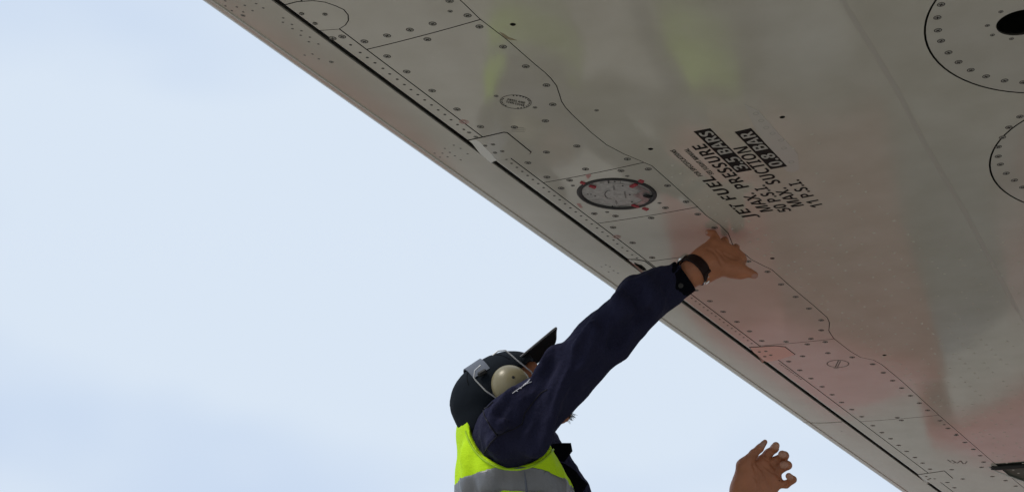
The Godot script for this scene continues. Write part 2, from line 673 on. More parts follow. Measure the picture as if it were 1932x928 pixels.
func plate(called: String, pl: PackedVector2Array, holes: Array, material: Material, parent: Node, gap := 0.0012, lift := 0.0, depth := 0.004) -> MeshInstance3D:
	if Geometry2D.is_polygon_clockwise(pl): pl.reverse()
	var q := shrink(pl, gap)
	var o := put(plate_mesh(q, holes, lift, depth), called, null, parent)
	o.mesh.surface_set_material(0, material)
	plates.append([pl, o])
	return o

func owner_of(p: Vector2, fallback: Node) -> Node:
	for k in range(plates.size() - 1, -1, -1):
		if Geometry2D.is_point_in_polygon(p, plates[k][0]): return plates[k][1]
	return fallback

# a section given as (chord, height) points, swept along the span
func sweep(pts: Array, s_from: Callable, s_to: Callable, closed_ends := true) -> ArrayMesh:
	var m := MB.new()
	var n := pts.size()
	var nrm := []
	for k in n:
		var a: Vector2 = pts[k]
		var b: Vector2 = pts[(k + 1) % n]
		var e := (b - a).normalized()
		nrm.append(Vector2(e.y, -e.x))
	var area := 0.0
	for k in n: area += pts[k].cross(pts[(k + 1) % n])
	var sg := 1.0 if area > 0.0 else -1.0
	var P := func(q: Vector2, s: float) -> Vector3:
		var f := cs(q.x, s)
		return Vector3(f.x, WING_Y + q.y, f.y)
	var N := func(q: Vector2) -> Vector3: return Vector3(AFT.x * q.x, q.y, AFT.y * q.x).normalized() * sg
	for k in n:
		var a: Vector2 = pts[k]
		var b: Vector2 = pts[(k + 1) % n]
		var na: Vector2 = nrm[k]
		var nb: Vector2 = nrm[k]
		if na.dot(nrm[(k + n - 1) % n]) > 0.8: na = (na + nrm[(k + n - 1) % n]).normalized()
		if nb.dot(nrm[(k + 1) % n]) > 0.8: nb = (nb + nrm[(k + 1) % n]).normalized()
		m.quad4(P.call(a, s_from.call(a.x)), P.call(b, s_from.call(b.x)), P.call(b, s_to.call(b.x)), P.call(a, s_to.call(a.x)), N.call(na), N.call(nb), N.call(nb), N.call(na))
	if closed_ends:
		var idx := Geometry2D.triangulate_polygon(PackedVector2Array(pts))
		for f in [[s_from, -1.0], [s_to, 1.0]]:
			for t in range(0, idx.size(), 3):
				var tr := []
				for j in 3: tr.append(P.call(pts[idx[t + j]], f[0].call(pts[idx[t + j]].x)))
				m.tri(tr[0], tr[1], tr[2], Vector3(SPAN.x, 0, SPAN.y) * f[1])
	return m.done()

func screw_mesh(r: float, bright := false) -> ArrayMesh:
	var ring := MB.new()
	var head := MB.new()
	var t := Transform3D.IDENTITY
	ring.lathe([[r * 1.04, -0.0005], [r * 1.04, 0.0002], [r * 0.80, 0.00025]], t, 14)
	head.lathe([[r * 0.80, 0.0002], [r * 0.74, 0.0005], [r * 0.30, 0.0007], [0.00001, 0.00072]], t, 14)
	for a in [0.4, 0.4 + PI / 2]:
		ring.box(Transform3D(Basis(Vector3.UP, a), Vector3(0, 0.0006, 0)), Vector3(r * 1.15, 0.0007, r * 0.30))  # cross slots are not cut: dark bars paint the shade of the recess
	var m := ArrayMesh.new()
	ring.add_to(m, M.dirt_and_shade)
	head.add_to(m, M.bare if bright else M.screw)
	return m

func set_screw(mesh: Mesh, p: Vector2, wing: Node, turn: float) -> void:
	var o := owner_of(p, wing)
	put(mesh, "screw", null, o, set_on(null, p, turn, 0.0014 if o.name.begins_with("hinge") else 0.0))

func set_on(o: MeshInstance3D, p: Vector2, turn := 0.0, below := 0.0) -> Transform3D:
	return Transform3D(flat_basis(p) * Basis(Vector3.UP, turn), on_wing(p, below))

func dots(called: String, pts: Array, r: float, material: Material, parent: Node, h := 0.0004) -> void:
	var m := MB.new()
	for q in pts:
		var p := W2(q[0], q[1])
		m.lathe([[r, -0.0003], [r * 0.9, h * 0.8], [0.0001, h]], Transform3D(flat_basis(p), on_wing(p)), 8)
	var o := put(m.done(), called, material, parent)
	o.set_meta("kind", "stuff")

# lettering: baseline from a to b, cap height along v (photo pixels turned into wing coordinates)
func letters(text: String, a: Array, b: Array, v: Array, parent: Node, material: Material, lift := 0.0005, weight := 600) -> void:
	var f := SystemFont.new()
	f.font_names = PackedStringArray(["Droid Sans"])
	f.font_weight = weight
	var tm := TextMesh.new()
	tm.text = text
	tm.font = f
	tm.font_size = 64
	tm.pixel_size = 0.01
	tm.depth = 0.0
	tm.curve_step = 2.0
	tm.horizontal_alignment = HORIZONTAL_ALIGNMENT_LEFT
	var bb := tm.get_aabb()
	var p0 := on_wing(W2(a[0], a[1]), lift)
	var p1 := on_wing(W2(b[0], b[1]), lift)
	var p2 := on_wing(W2(a[0] + v[0], a[1] + v[1]), lift)
	var x := (p1 - p0) / bb.size.x
	var y := (p2 - p0) / bb.size.y
	var z := x.cross(y).normalized() * x.length()
	var t := Transform3D(Basis(x, y, z), p0 - x * bb.position.x - y * bb.position.y)
	# bake, so that the sheared print needs no scaled node
	var src := tm.surface_get_arrays(0)
	var m := MB.new()
	var vs: PackedVector3Array = src[Mesh.ARRAY_VERTEX]
	var ix: PackedInt32Array = src[Mesh.ARRAY_INDEX] if src[Mesh.ARRAY_INDEX] != null else PackedInt32Array(range(vs.size()))
	for k in range(0, ix.size(), 3):
		m.tri(t * vs[ix[k]], t * vs[ix[k + 1]], t * vs[ix[k + 2]], z.normalized())
	put(m.done(), "stencil_lettering", material, parent)

func patch(px: Array, parent: Node, called: String, material: Material, lift := 0.0004) -> MeshInstance3D:
	var m := MB.new()
	var pl := poly(px)
	if Geometry2D.is_polygon_clockwise(pl): pl.reverse()
	var idx := Geometry2D.triangulate_polygon(pl)
	for t in range(0, idx.size(), 3):
		m.tri(on_wing(pl[idx[t]], lift), on_wing(pl[idx[t + 1]], lift), on_wing(pl[idx[t + 2]], lift), wing_n(chord(pl[idx[t]])))
	walls(m, pl, lift, lift)
	return put(m.done(), called, material, parent)

# a thin line printed or cut on the surface
func stroke(px: Array, width: float, lift: float, m: MB) -> void:
	for k in px.size() - 1:
		var a := W2(px[k][0], px[k][1])
		var b := W2(px[k + 1][0], px[k + 1][1])
		var d := (b - a).normalized().orthogonal() * width * 0.5
		m.quad(on_wing(a + d, lift), on_wing(b + d, lift), on_wing(b - d, lift), on_wing(a - d, lift), wing_n(chord(a)))

func ring_on(c: Vector2, prof: Array, m: MB, ra := 1.0, rb := 1.0, sides := 64) -> void:
	m.lathe(prof, Transform3D(flat_basis(c), on_wing(c)), sides, rb, ra)

func build_wing() -> void:
	var wing := thing("aircraft_wing", Vector3(S0.x, WING_Y, S0.y), "grey underside of an airliner wing with access panels and fuel pressure lettering", "wing")
	# core: closes the wing above the skin plates
	var sec := [Vector2(0.03, sag(0.03) + 0.13)]
	for c in [0.1, 0.2, 0.3, 0.4, 0.55, 0.7, 1.2, 2.0, 3.0, 3.55]: sec.append(Vector2(c, sag(c) + maxf(0.007, 0.13 - maxf(0.0, c - 1.6) * 0.09)))
	for q in [[3.55, 0.09], [2.6, 0.30], [1.5, 0.42], [0.6, 0.40], [0.03, 0.245]]: sec.append(Vector2(q[0], q[1]))
	put(sweep(sec, func(_c): return -6.0, func(_c): return 11.0), "wing_box", M.interior, wing)
	var top := [Vector2(-0.06, 0.20), Vector2(0.03, 0.26), Vector2(0.6, 0.415), Vector2(1.5, 0.435), Vector2(2.6, 0.315), Vector2(3.6, 0.10), Vector2(3.6, 0.095), Vector2(2.6, 0.303), Vector2(1.5, 0.423), Vector2(0.6, 0.403), Vector2(0.03, 0.25), Vector2(-0.06, 0.192)]
	put(sweep(top, func(_c): return -6.0, func(_c): return 11.0), "upper_skin", M.panel, wing)
	# slat
	var ss := []
	for k in 25:
		var s := lerpf(0.004, 0.138, k / 24.0)
		ss.append(Vector2(-s, 0.11 * s + 0.5 * s * s))
	var e0: Vector2 = ss[-1]
	var th := atan(0.11 + 0.138)
	var cen := e0 + Vector2(sin(th), cos(th)) * 0.026
	for k in range(1, 15):
		var a := th + (PI * 0.93 - th) * k / 14.0
		ss.append(cen + Vector2(-sin(a), -cos(a)) * 0.026)
	ss.append_array([Vector2(-0.12, 0.13), Vector2(-0.05, 0.20), Vector2(-0.05, 0.016), Vector2(-0.004, 0.004)])
	var g0 := W2(1591, 795.5)
	var g1 := W2(1527, 797.5)
	var sg0 := (g0 - S0).dot(SPAN)
	var k1 := ((g1 - S0).dot(SPAN) - sg0) / (chord(g1) - chord(g0))
	var slat := put(sweep(ss, func(_c): return -6.0, func(c): return sg0 - 0.004 + k1 * c), "slat", M.slat, wing)
	var slat2 := put(sweep(ss, func(c): return sg0 + 0.004 + k1 * c, func(_c): return 11.0), "slat", M.slat, wing)
	var seam := MB.new()
	var line := []
	for t in 3: line.append(on_wing(cs(-0.121, -5.0 + 7.0 * t), 0.0004))
	seam.tube(line, 0.0022, 8)
	put(seam.done(), "nose_seam", M.slat, slat)
	# lines of the photograph
	var far := 10.0
	var near := -5.0
	var B0 := W2(640, 55)
	var B1 := W2(1750, 890)
	var cb := (chord(B0) + chord(B1)) * 0.5
	var C := [[873, 4], [905, 35], [956, 74], [1005, 117], [1028, 136], [1040, 148], [1050.6, 161.7], [1056, 178], [1060, 191], [1067, 202], [1080, 216], [1115, 249], [1145, 273], [1177, 290], [1215, 306], [1231, 313], [1317, 390], [1334, 407], [1359, 424], [1375, 440], [1386, 468], [1400, 474], [1418, 489], [1431, 496], [1458, 509], [1488, 536], [1536, 576], [1562, 599], [1566.5, 609], [1565, 624], [1574, 638], [1606, 663], [1625, 674], [1649, 679], [1665, 687.5], [1703, 719], [1773, 783], [1869, 866]]
	var Cp := poly(C)
	var cl := PackedVector2Array()
	cl.append(cs(chord(Cp[0]), near))
	cl.append_array(Cp)
	cl.append(cs(chord(Cp[-1]), far))
	# hinge covers cut out of strip and panels
	var hinge := []
	hinge.append(poly([[883.5, 264], [951, 249], [957, 250], [1002, 286.5], [999.5, 290], [938, 303], [924, 299]]))
	hinge.append(poly([[537, 8], [560, 3], [590, 1], [613, 4], [633, 11], [648, 18], [656, 28], [656.5, 38], [651, 47], [639, 54.5], [596, 56]]))
	hinge.append(poly([[1415, 655], [1463, 652], [1482, 654], [1501, 668.5], [1471, 678], [1438, 679]]))
	hinge.append(poly([[1181, 487.5], [1197, 489], [1217, 492], [1233, 504], [1246, 514], [1236, 524], [1219, 522]]))
	hinge.append(poly([[1729, 893], [1783, 888], [1799, 902], [1789, 907], [1750, 910]]))
	for k in hinge.size():
		if Geometry2D.is_polygon_clockwise(hinge[k]): hinge[k].reverse()
	# edge strip between gap and panels, one length between hinge covers
	var strip := PackedVector2Array([cs(0.0085, near), cs(cb, near), cs(cb, far), cs(0.0085, far)])
	if Geometry2D.is_polygon_clockwise(strip): strip.reverse()
	for q in minus(strip, hinge):
		plate("edge_strip", q, [], M.panel, wing, 0.0017)
	# access panels between the strip and the skin joint
	var cuts := [[[692.5, 93], [905, 37]], [[1029, 344], [1217, 306]], [[1131, 421], [1319, 390]], [[1227, 493], [1390, 469]], [[1437, 652], [1577, 639]], [[1628, 795], [1774, 783]]]
	var whole := PackedVector2Array([cs(cb, near)])
	whole.append_array(cl)
	whole.append(cs(cb, far))
	var starts := [cs(cb, near)]
	var rest: Array = [whole]
	for c in cuts:
		var a := W2(c[0][0], c[0][1])
		var b := W2(c[1][0], c[1][1])
		var dir := (b - a).normalized()
		a -= dir * 0.3
		b += dir * 0.3
		var low := PackedVector2Array([a, b, b - SPAN * 20.0, a - SPAN * 20.0])
		var next := []
		for q in rest:
			for r in Geometry2D.intersect_polygons(q, low): next.append([r, true])
			for r in Geometry2D.clip_polygons(q, low): next.append([r, false])
		rest = []
		for r in next:
			if r[1]: add_panel(r[0], hinge, wing)
			else: rest.append(r[0])
	for r in rest: add_panel(r, hinge, wing)
	# aft skin in two sheets with a sealed joint, manholes cut out
	var man1 := disc2(cs(1.243, 0.80), 0.24, 0.288)
	var man2 := disc2(cs(1.183, 1.43), 0.241, 0.30)
	var vent := poly([[1867, 879], [1871, 875.5], [1932, 870.5], [2040, 862], [2040, 945], [1932, 907], [1880, 888], [1869, 883]])
	for q in [man1, man2, vent]:
		if Geometry2D.is_polygon_clockwise(q): q.reverse()
	var joint := []
	for q in [[1590, 0], [1643.5, 86], [1692, 167], [1719, 218], [1743, 266], [1775, 320], [1824, 403], [1875, 499], [1918, 580]]: joint.append(W2(q[0], q[1]))
	var j0: Vector2 = joint[0]
	var j1: Vector2 = joint[-1]
	var jd := (j1 - j0).normalized()
	var jl := PackedVector2Array([j0 - jd * 6.0])
	for q in joint: jl.append(q)
	jl.append(j1 + jd * 9.0)
	var skin_a := PackedVector2Array()
	skin_a.append_array(cl)
	var back := jl.duplicate()
	back.reverse()
	skin_a.append_array(back)
	var skin_b := jl.duplicate()
	skin_b.append(cs(3.5, far + 2))
	skin_b.append(cs(3.5, near - 2))
	var skin1: MeshInstance3D
	for q in minus(fix(skin_a), [vent]):
		var drains := []
		for d in [[967.6, 46], [1228, 281], [1477, 221], [1458, 487.5], [1670, 670]]:
			var at2 := W2(d[0], d[1])
			if Geometry2D.is_point_in_polygon(at2, q): drains.append(fix(disc2(at2, 0.0058, 0.0058, 14)))
		var o := plate("lower_skin", q, drains, M.paint, wing, 0.0007)
		if skin1 == null: skin1 = o
	var skin2 := plate("lower_skin", fix(skin_b), [man1, man2], M.paint, wing, 0.0002)
	# the sealant bead in that joint
	var bead := MB.new()
	for k in jl.size() - 1:
		var a: Vector2 = jl[k]
		var b: Vector2 = jl[k + 1]
		var d := (b - a).normalized().orthogonal() * 0.0045
		bead.quad(on_wing(a + d, 0.0003), on_wing(b + d, 0.0003), on_wing(b - d, 0.0003), on_wing(a - d, 0.0003), wing_n(chord(a)))
	put(bead.done(), "sealant_bead", M.bead, wing)
	# manhole covers
	for q in [[cs(1.243, 0.80), 0.24, 0.288], [cs(1.183, 1.43), 0.241, 0.30]]:
		plate("manhole_cover", disc2(q[0], q[1] - 0.0042, q[2] - 0.0042), [] if q[1] > 0.2405 else [disc2(cs(1.190, 0.764), 0.049, 0.047, 40)], M.panel, wing, 0.0)
	# hinge covers
	var hm := [M.bare, M.panel, M.salmon, M.panel, M.bare]
	for k in 5:
		var lift := 0.0012 if k != 1 else 0.0004
		if k == 3:
			var hole := poly([[1196, 494], [1204, 496], [1211, 499], [1217, 504], [1221, 509], [1211, 509], [1202, 503]])
			if Geometry2D.is_polygon_clockwise(hole): hole.reverse()
			var br := plate("hinge_cover", hinge[k], [hole], hm[k], wing, 0.001, lift)
			var bolt := MB.new()
			var bp := W2(1203.5, 501)
			bolt.lathe([[0.009, 0.0], [0.009, -0.004], [0.0065, -0.004], [0.0065, 0.001], [0.0, 0.0015]], Transform3D(flat_basis(bp), on_wing(bp, -0.006)), 16)
			put(bolt.done(), "bolt", M.bare, br)
		elif k == 0:
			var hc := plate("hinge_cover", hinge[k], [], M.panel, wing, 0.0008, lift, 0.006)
			patch([[887, 264], [897, 262.5], [906, 267], [914, 276], [921, 283], [929, 291], [937, 301], [926, 298], [906, 282]], hc, "worn_edge_glint", M.worn_glint, 0.0016)  # wear plus a painted highlight along the edge
		else:
			plate("hinge_cover", hinge[k], [], hm[k] if k != 4 else M.panel, wing, 0.0008, lift, 0.006)
	# the vent pocket near the far panel
	var vm := MB.new()
	var vc := Vector2.ZERO
	for q in vent: vc += q
	walls(vm, vent, 0.0, 0.005)
	var low_a := W2(1867, 880)
	for k in vent.size():
		var a: Vector2 = vent[k]
		var b: Vector2 = vent[(k + 1) % vent.size()]
		vm.quad(on_wing(a, -0.004), on_wing(b, -0.004), on_wing(b, -0.0062), on_wing(a, -0.0062), Vector3(0, 0, 1))
	var idx := Geometry2D.triangulate_polygon(vent)
	for t in range(0, idx.size(), 3):
		vm.tri(on_wing(vent[idx[t]], -0.006), on_wing(vent[idx[t + 1]], -0.006), on_wing(vent[idx[t + 2]], -0.006), Vector3.DOWN)
	put(vm.done(), "vent_pocket", M.inside, wing)
	var bar := MB.new()
	var path := []
	for q in [[2040, 868], [1932, 877], [1885, 880.5], [1872, 880]]: path.append(on_wing(W2(q[0], q[1]), 0.002))
	bar.tube(path, 0.010, 10)  # black tube along the upper edge of the pocket
	put(bar.done(), "dark_bar", M.rubber, wing)
	var lipm := MB.new()
	path = []
	for q in [[1868, 881], [1880, 888.5], [1932, 908], [2040, 947]]: path.append(on_wing(W2(q[0], q[1]), 0.0008))
	lipm.tube(path, 0.0022, 6)
	put(lipm.done(), "vent_lip", M.white, wing)
	wing_screws(wing, slat, slat2)
	wing_port(wing)
	wing_print(wing, skin1)
	# raised rivets in rows on the aft skin
	var rng := RandomNumberGenerator.new()
	rng.seed = 4
	var rm := MB.new()
	for c in [0.335, 0.36, 0.385, 0.43, 0.475, 0.52, 0.57, 0.62, 0.68, 0.74, 0.80, 0.86, 0.92]:
		var s := 0.9 + rng.randf() * 0.03
		while s < 4.2:
			s += 0.047
			if rng.randf() < 0.30: continue
			if c > 0.72 and s < 1.7: continue
			if c < 0.6 and c > 0.4 and s < 1.5: continue
			var p := cs(c + rng.randf_range(-0.003, 0.003), s)
			rm.lathe([[0.0042, -0.0002], [0.0034, 0.0008], [0.0001, 0.0013]], Transform3D(flat_basis(p), on_wing(p)), 8)
	var rv := put(rm.done(), "skin_rivets", M.paint, wing)
	rv.set_meta("kind", "stuff")

func fix(pl: PackedVector2Array) -> PackedVector2Array:
	if Geometry2D.is_polygon_clockwise(pl): pl.reverse()
	return pl

func add_panel(pl: PackedVector2Array, hinge: Array, wing: Node) -> void:
	var port := W2(1164, 366)
	var holes := []
	if Geometry2D.is_point_in_polygon(port, pl): holes.append(disc2(port, 0.0915, 0.0915, 64))
	for q in minus(fix(pl), hinge):
		plate("access_panel", q, holes, M.panel, wing, 0.0014)

func wing_screws(wing: Node, slat: Node, slat2: Node) -> void:
	var a := screw_mesh(0.0074)
	var small := screw_mesh(0.0046)
	var big := [
		[645, 69], [627, 72], [687, 78], [730, 67], [773, 56], [816, 44.5], [882, 29], [848, 1.5], [806, 74], [730, 106], [767, 135], [815, 171], [862, 206],
		[904.5, 50], [949, 88], [992, 125], [1031, 160.5], [1043, 197], [1029, 228], [970.5, 240], [906.5, 239], [1088.5, 275.5], [1031, 287], [996, 307], [1105, 319], [1032, 334], [1184, 300],
		[1075, 340], [1172, 322], [1223.5, 319], [1059, 355], [1260, 350], [1295, 380.5], [1256, 392], [1161.6, 407.5], [1121.5, 403],
		[1229, 411], [1157, 429], [1317, 404], [1194, 458], [1349, 429.6], [1231, 486],
		[1313, 547.6], [1340, 568], [1365, 588], [1391, 607], [1415, 625], [1438, 643], [1484, 644.6], [1531, 639], [1550.5, 623], [1550.5, 604], [1527, 582], [1502, 560], [1474.5, 536.6], [1449, 512.6], [1412.5, 493],
		[1524, 649.5], [1558, 645], [1563, 666], [1515, 672], [1489, 682], [1510, 698.5], [1531, 714], [1609, 674], [1647.5, 687], [1668, 703], [1685.5, 718], [1552, 729.5], [1571, 744.5], [1589, 759], [1608, 772.5], [1627, 786],
		[1702.5, 732], [1719, 746.5], [1736, 760.5], [1751.5, 774], [1694, 788], [1702, 793], [1648, 803], [1665, 816], [1681.5, 827.5], [1697, 840], [1712, 851.5], [1727.5, 863], [1742, 873.5], [1756, 885], [1797, 886], [1775, 793.5], [1790, 808], [1805.5, 821], [1822, 834.5], [1838, 847.5], [1851, 859.5], [1857.5, 871.6], [1853.5, 881.5], [1874, 899], [1899, 906.5], [1918, 917], [1818, 903.5], [1789, 910], [1802, 920],
		[1776.9, 8.4], [1770, 33], [1771, 57], [1777, 77], [1791, 99], [1810, 117], [1833, 132], [1862, 144], [1897, 152], [1932, 155],
		[1926, 220], [1905, 240], [1893, 259], [1885, 277], [1885, 295], [1889, 310], [1900, 327], [1915.6, 340], [1931, 353],
	]
	var rng := RandomNumberGenerator.new()
	rng.seed = 12
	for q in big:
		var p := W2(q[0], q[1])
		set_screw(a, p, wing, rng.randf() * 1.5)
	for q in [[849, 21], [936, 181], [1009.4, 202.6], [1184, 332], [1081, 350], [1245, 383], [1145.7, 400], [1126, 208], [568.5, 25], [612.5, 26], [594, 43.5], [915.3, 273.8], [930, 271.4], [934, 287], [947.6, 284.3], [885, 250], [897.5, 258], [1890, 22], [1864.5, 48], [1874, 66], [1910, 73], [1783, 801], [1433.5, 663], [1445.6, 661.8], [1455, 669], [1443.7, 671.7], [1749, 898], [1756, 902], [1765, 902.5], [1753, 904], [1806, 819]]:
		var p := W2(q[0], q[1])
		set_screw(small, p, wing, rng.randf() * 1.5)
	# rivet lines of the edge strip
	var row := [[661, 84.5], [679, 99], [692.5, 108.5], [707, 118.5], [722, 129], [735, 139.5], [749, 149.5], [762.5, 159.5], [775, 169], [788, 178.5], [801, 188.5], [814, 198], [826.5, 207.5], [839, 216], [850.7, 225.8], [863, 235], [875, 244]]
	for k in range(0, 20): row.append([955.0 + (1147 - 955) * k / 19.0, 300.5 + (445.5 - 300.5) * k / 19.0])
	for q in [[1158, 453], [1165, 460], [1174.5, 467], [1184, 473.5], [1193, 480.5], [1202, 487]]: row.append(q)
	for k in 17: row.append([1298 + (1419.0 - 1298) * k / 16.0, 557 + (648.0 - 557) * k / 16.0])
	for k in 12: row.append([1472 + (1512.0 - 1472) * k / 11.0, 686 + (715.0 - 686) * k / 11.0])
	dots("strip_rivets", row, 0.0034, M.dirt_and_shade, wing)
	dots("slat_rivets", [[424, 1.5], [424.5, 11], [436.6, 20], [446, 13], [461, 10], [458, 22.4], [475.6, 20], [482.4, 6.7], [496, 15], [533.6, 33.7], [533, 42], [550, 46], [551, 54], [568, 58], [566.5, 66.5], [584, 70], [582, 78.7], [600, 83], [574, 104], [589, 102], [601, 111],
		[839, 280], [848.5, 287.5], [834.5, 289], [858, 294], [844, 295.6], [869, 301.6], [856, 274], [868.7, 280], [882, 290], [820, 289], [830, 296.5], [1143, 499.7], [1151, 503], [1135, 503], [1148.5, 513], [1158, 510.5], [1166, 515.3]], 0.0028, M.ink_thin, slat)
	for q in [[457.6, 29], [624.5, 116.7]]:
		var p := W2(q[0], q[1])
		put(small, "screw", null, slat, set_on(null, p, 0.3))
	dots("slat_rivets", [[1589, 813.6]], 0.0028, M.ink_thin, slat2)

func wing_port(wing: Node) -> void:
	var c := W2(1164, 366)
	var panel := owner_of(W2(1250, 320), wing)
	var ring := MB.new()
	ring_on(c, [[0.0905, -0.004], [0.0905, 0.001], [0.088, 0.0026], [0.083, 0.0026], [0.0805, 0.0], [0.0805, -0.004]], ring)
	put(ring.done(), "rubber_ring", M.rubber, panel)
	var lid := MB.new()
	ring_on(c, [[0.0800, -0.004], [0.0800, -0.0016], [0.0790, -0.001], [0.0, -0.001]], lid)
	put(lid.done(), "fuel_cap", M.cap_metal, panel)
	var z := func(x: float, y: float) -> Array: return [1020 + x / 6.44, 300 + y / 6.44]
	var zs := func(a: Array) -> Array:
		var out := []
		for q in a: out.append([1020 + q[0] / 6.44, 300 + q[1] / 6.44])
		return out
	# red alignment marks across the ring
	for q in [[[480, 282], [500, 268], [545, 285], [525, 300]], [[585, 325], [605, 312], [680, 330], [660, 352]], [[1185, 262], [1210, 245], [1262, 262], [1235, 282]], [[1080, 325], [1150, 290], [1190, 300], [1120, 340]], [[1105, 555], [1140, 548], [1210, 572], [1180, 582]], [[1235, 595], [1265, 585], [1318, 603], [1290, 618]]]:
		patch(zs.call(q), panel, "red_mark", M.red_mark, 0.0031)
	for q in [[[545, 192], [610, 178], [615, 205], [575, 243]], [[440, 542], [480, 540], [515, 590], [480, 592]]]:
		patch(zs.call(q), panel, "faded_mark", M.pink_mark)
	# raised crescent and latch
	var cr := MB.new()
	var pl := fix(poly(zs.call([[1120, 340], [1180, 320], [1250, 345], [1300, 375], [1335, 405], [1335, 470], [1310, 510], [1260, 545], [1200, 570], [1140, 562], [1242, 497], [1127, 437], [1230, 385]])))
	var idx := Geometry2D.triangulate_polygon(pl)
	for t in range(0, idx.size(), 3):
		cr.tri(on_wing(pl[idx[t]], 0.0008), on_wing(pl[idx[t + 1]], 0.0008), on_wing(pl[idx[t + 2]], 0.0008), Vector3.DOWN)
	walls(cr, pl, 0.0008, 0.002)
	put(cr.done(), "latch_plate", M.bare, panel)
	var lc := W2(1020 + 1303 / 6.44, 300 + 441 / 6.44)
	var lb := MB.new()
	lb.box(Transform3D(flat_basis(lc) * Basis(Vector3.UP, 0.45), on_wing(lc, 0.002)), Vector3(0.019, 0.004, 0.011), 0.0006)
	for k in 3:
		lb.box(Transform3D(flat_basis(lc) * Basis(Vector3.UP, 0.45), on_wing(lc, 0.0042)) * Transform3D(Basis.IDENTITY, Vector3(0, 0, (k - 1) * 0.0034)), Vector3(0.016, 0.001, 0.0014))
	put(lb.done(), "latch", M.black_plastic, panel)
	var ink := MB.new()
	stroke(zs.call([[820, 250], [826, 298]]), 0.0022, -0.0004, ink)
	stroke(zs.call([[873, 568], [880, 606]]), 0.0022, -0.0004, ink)
	stroke(zs.call([[848, 384], [815, 388], [790, 408], [782, 430], [790, 458], [815, 478], [868, 487]]), 0.0016, -0.0004, ink)
	put(ink.done(), "printed_ticks", M.ink, panel).set_meta("kind", "stuff")
	var fine := MB.new()
	for q in [[[840, 262], [972, 268], [970, 300], [836, 296], [840, 262]], [[893, 572], [1040, 580], [1036, 605], [893, 603]], [[722, 284], [790, 284]], [[722, 294], [775, 296]], [[890, 320], [905, 380]], [[880, 330], [892, 384]], [[1015, 395], [1035, 480]], [[1027, 392], [1043, 470]], [[910, 502], [925, 560]], [[922, 508], [935, 545]], [[600, 498], [770, 496]], [[620, 520], [720, 520]], [[535, 432], [590, 428]], [[972, 300], [1080, 318]], [[935, 572], [1085, 568]], [[890, 432], [980, 440]]]:
		stroke(zs.call(q), 0.0011, -0.0005, fine)
	put(fine.done(), "fine_print", M.ink_thin, panel).set_meta("kind", "stuff")
	var dm := MB.new()
	for q in [[902, 278], [998, 330], [665, 455], [1112, 522], [955, 589], [575, 430], [1085, 437], [612, 432]]:
		var p := W2(1020 + q[0] / 6.44, 300 + q[1] / 6.44)
		dm.lathe([[0.0024, -0.001], [0.0024, -0.0004], [0.0001, -0.0003]], Transform3D(flat_basis(p), on_wing(p)), 8)
	put(dm.done(), "cap_pins", M.dirt_and_shade, panel).set_meta("kind", "stuff")

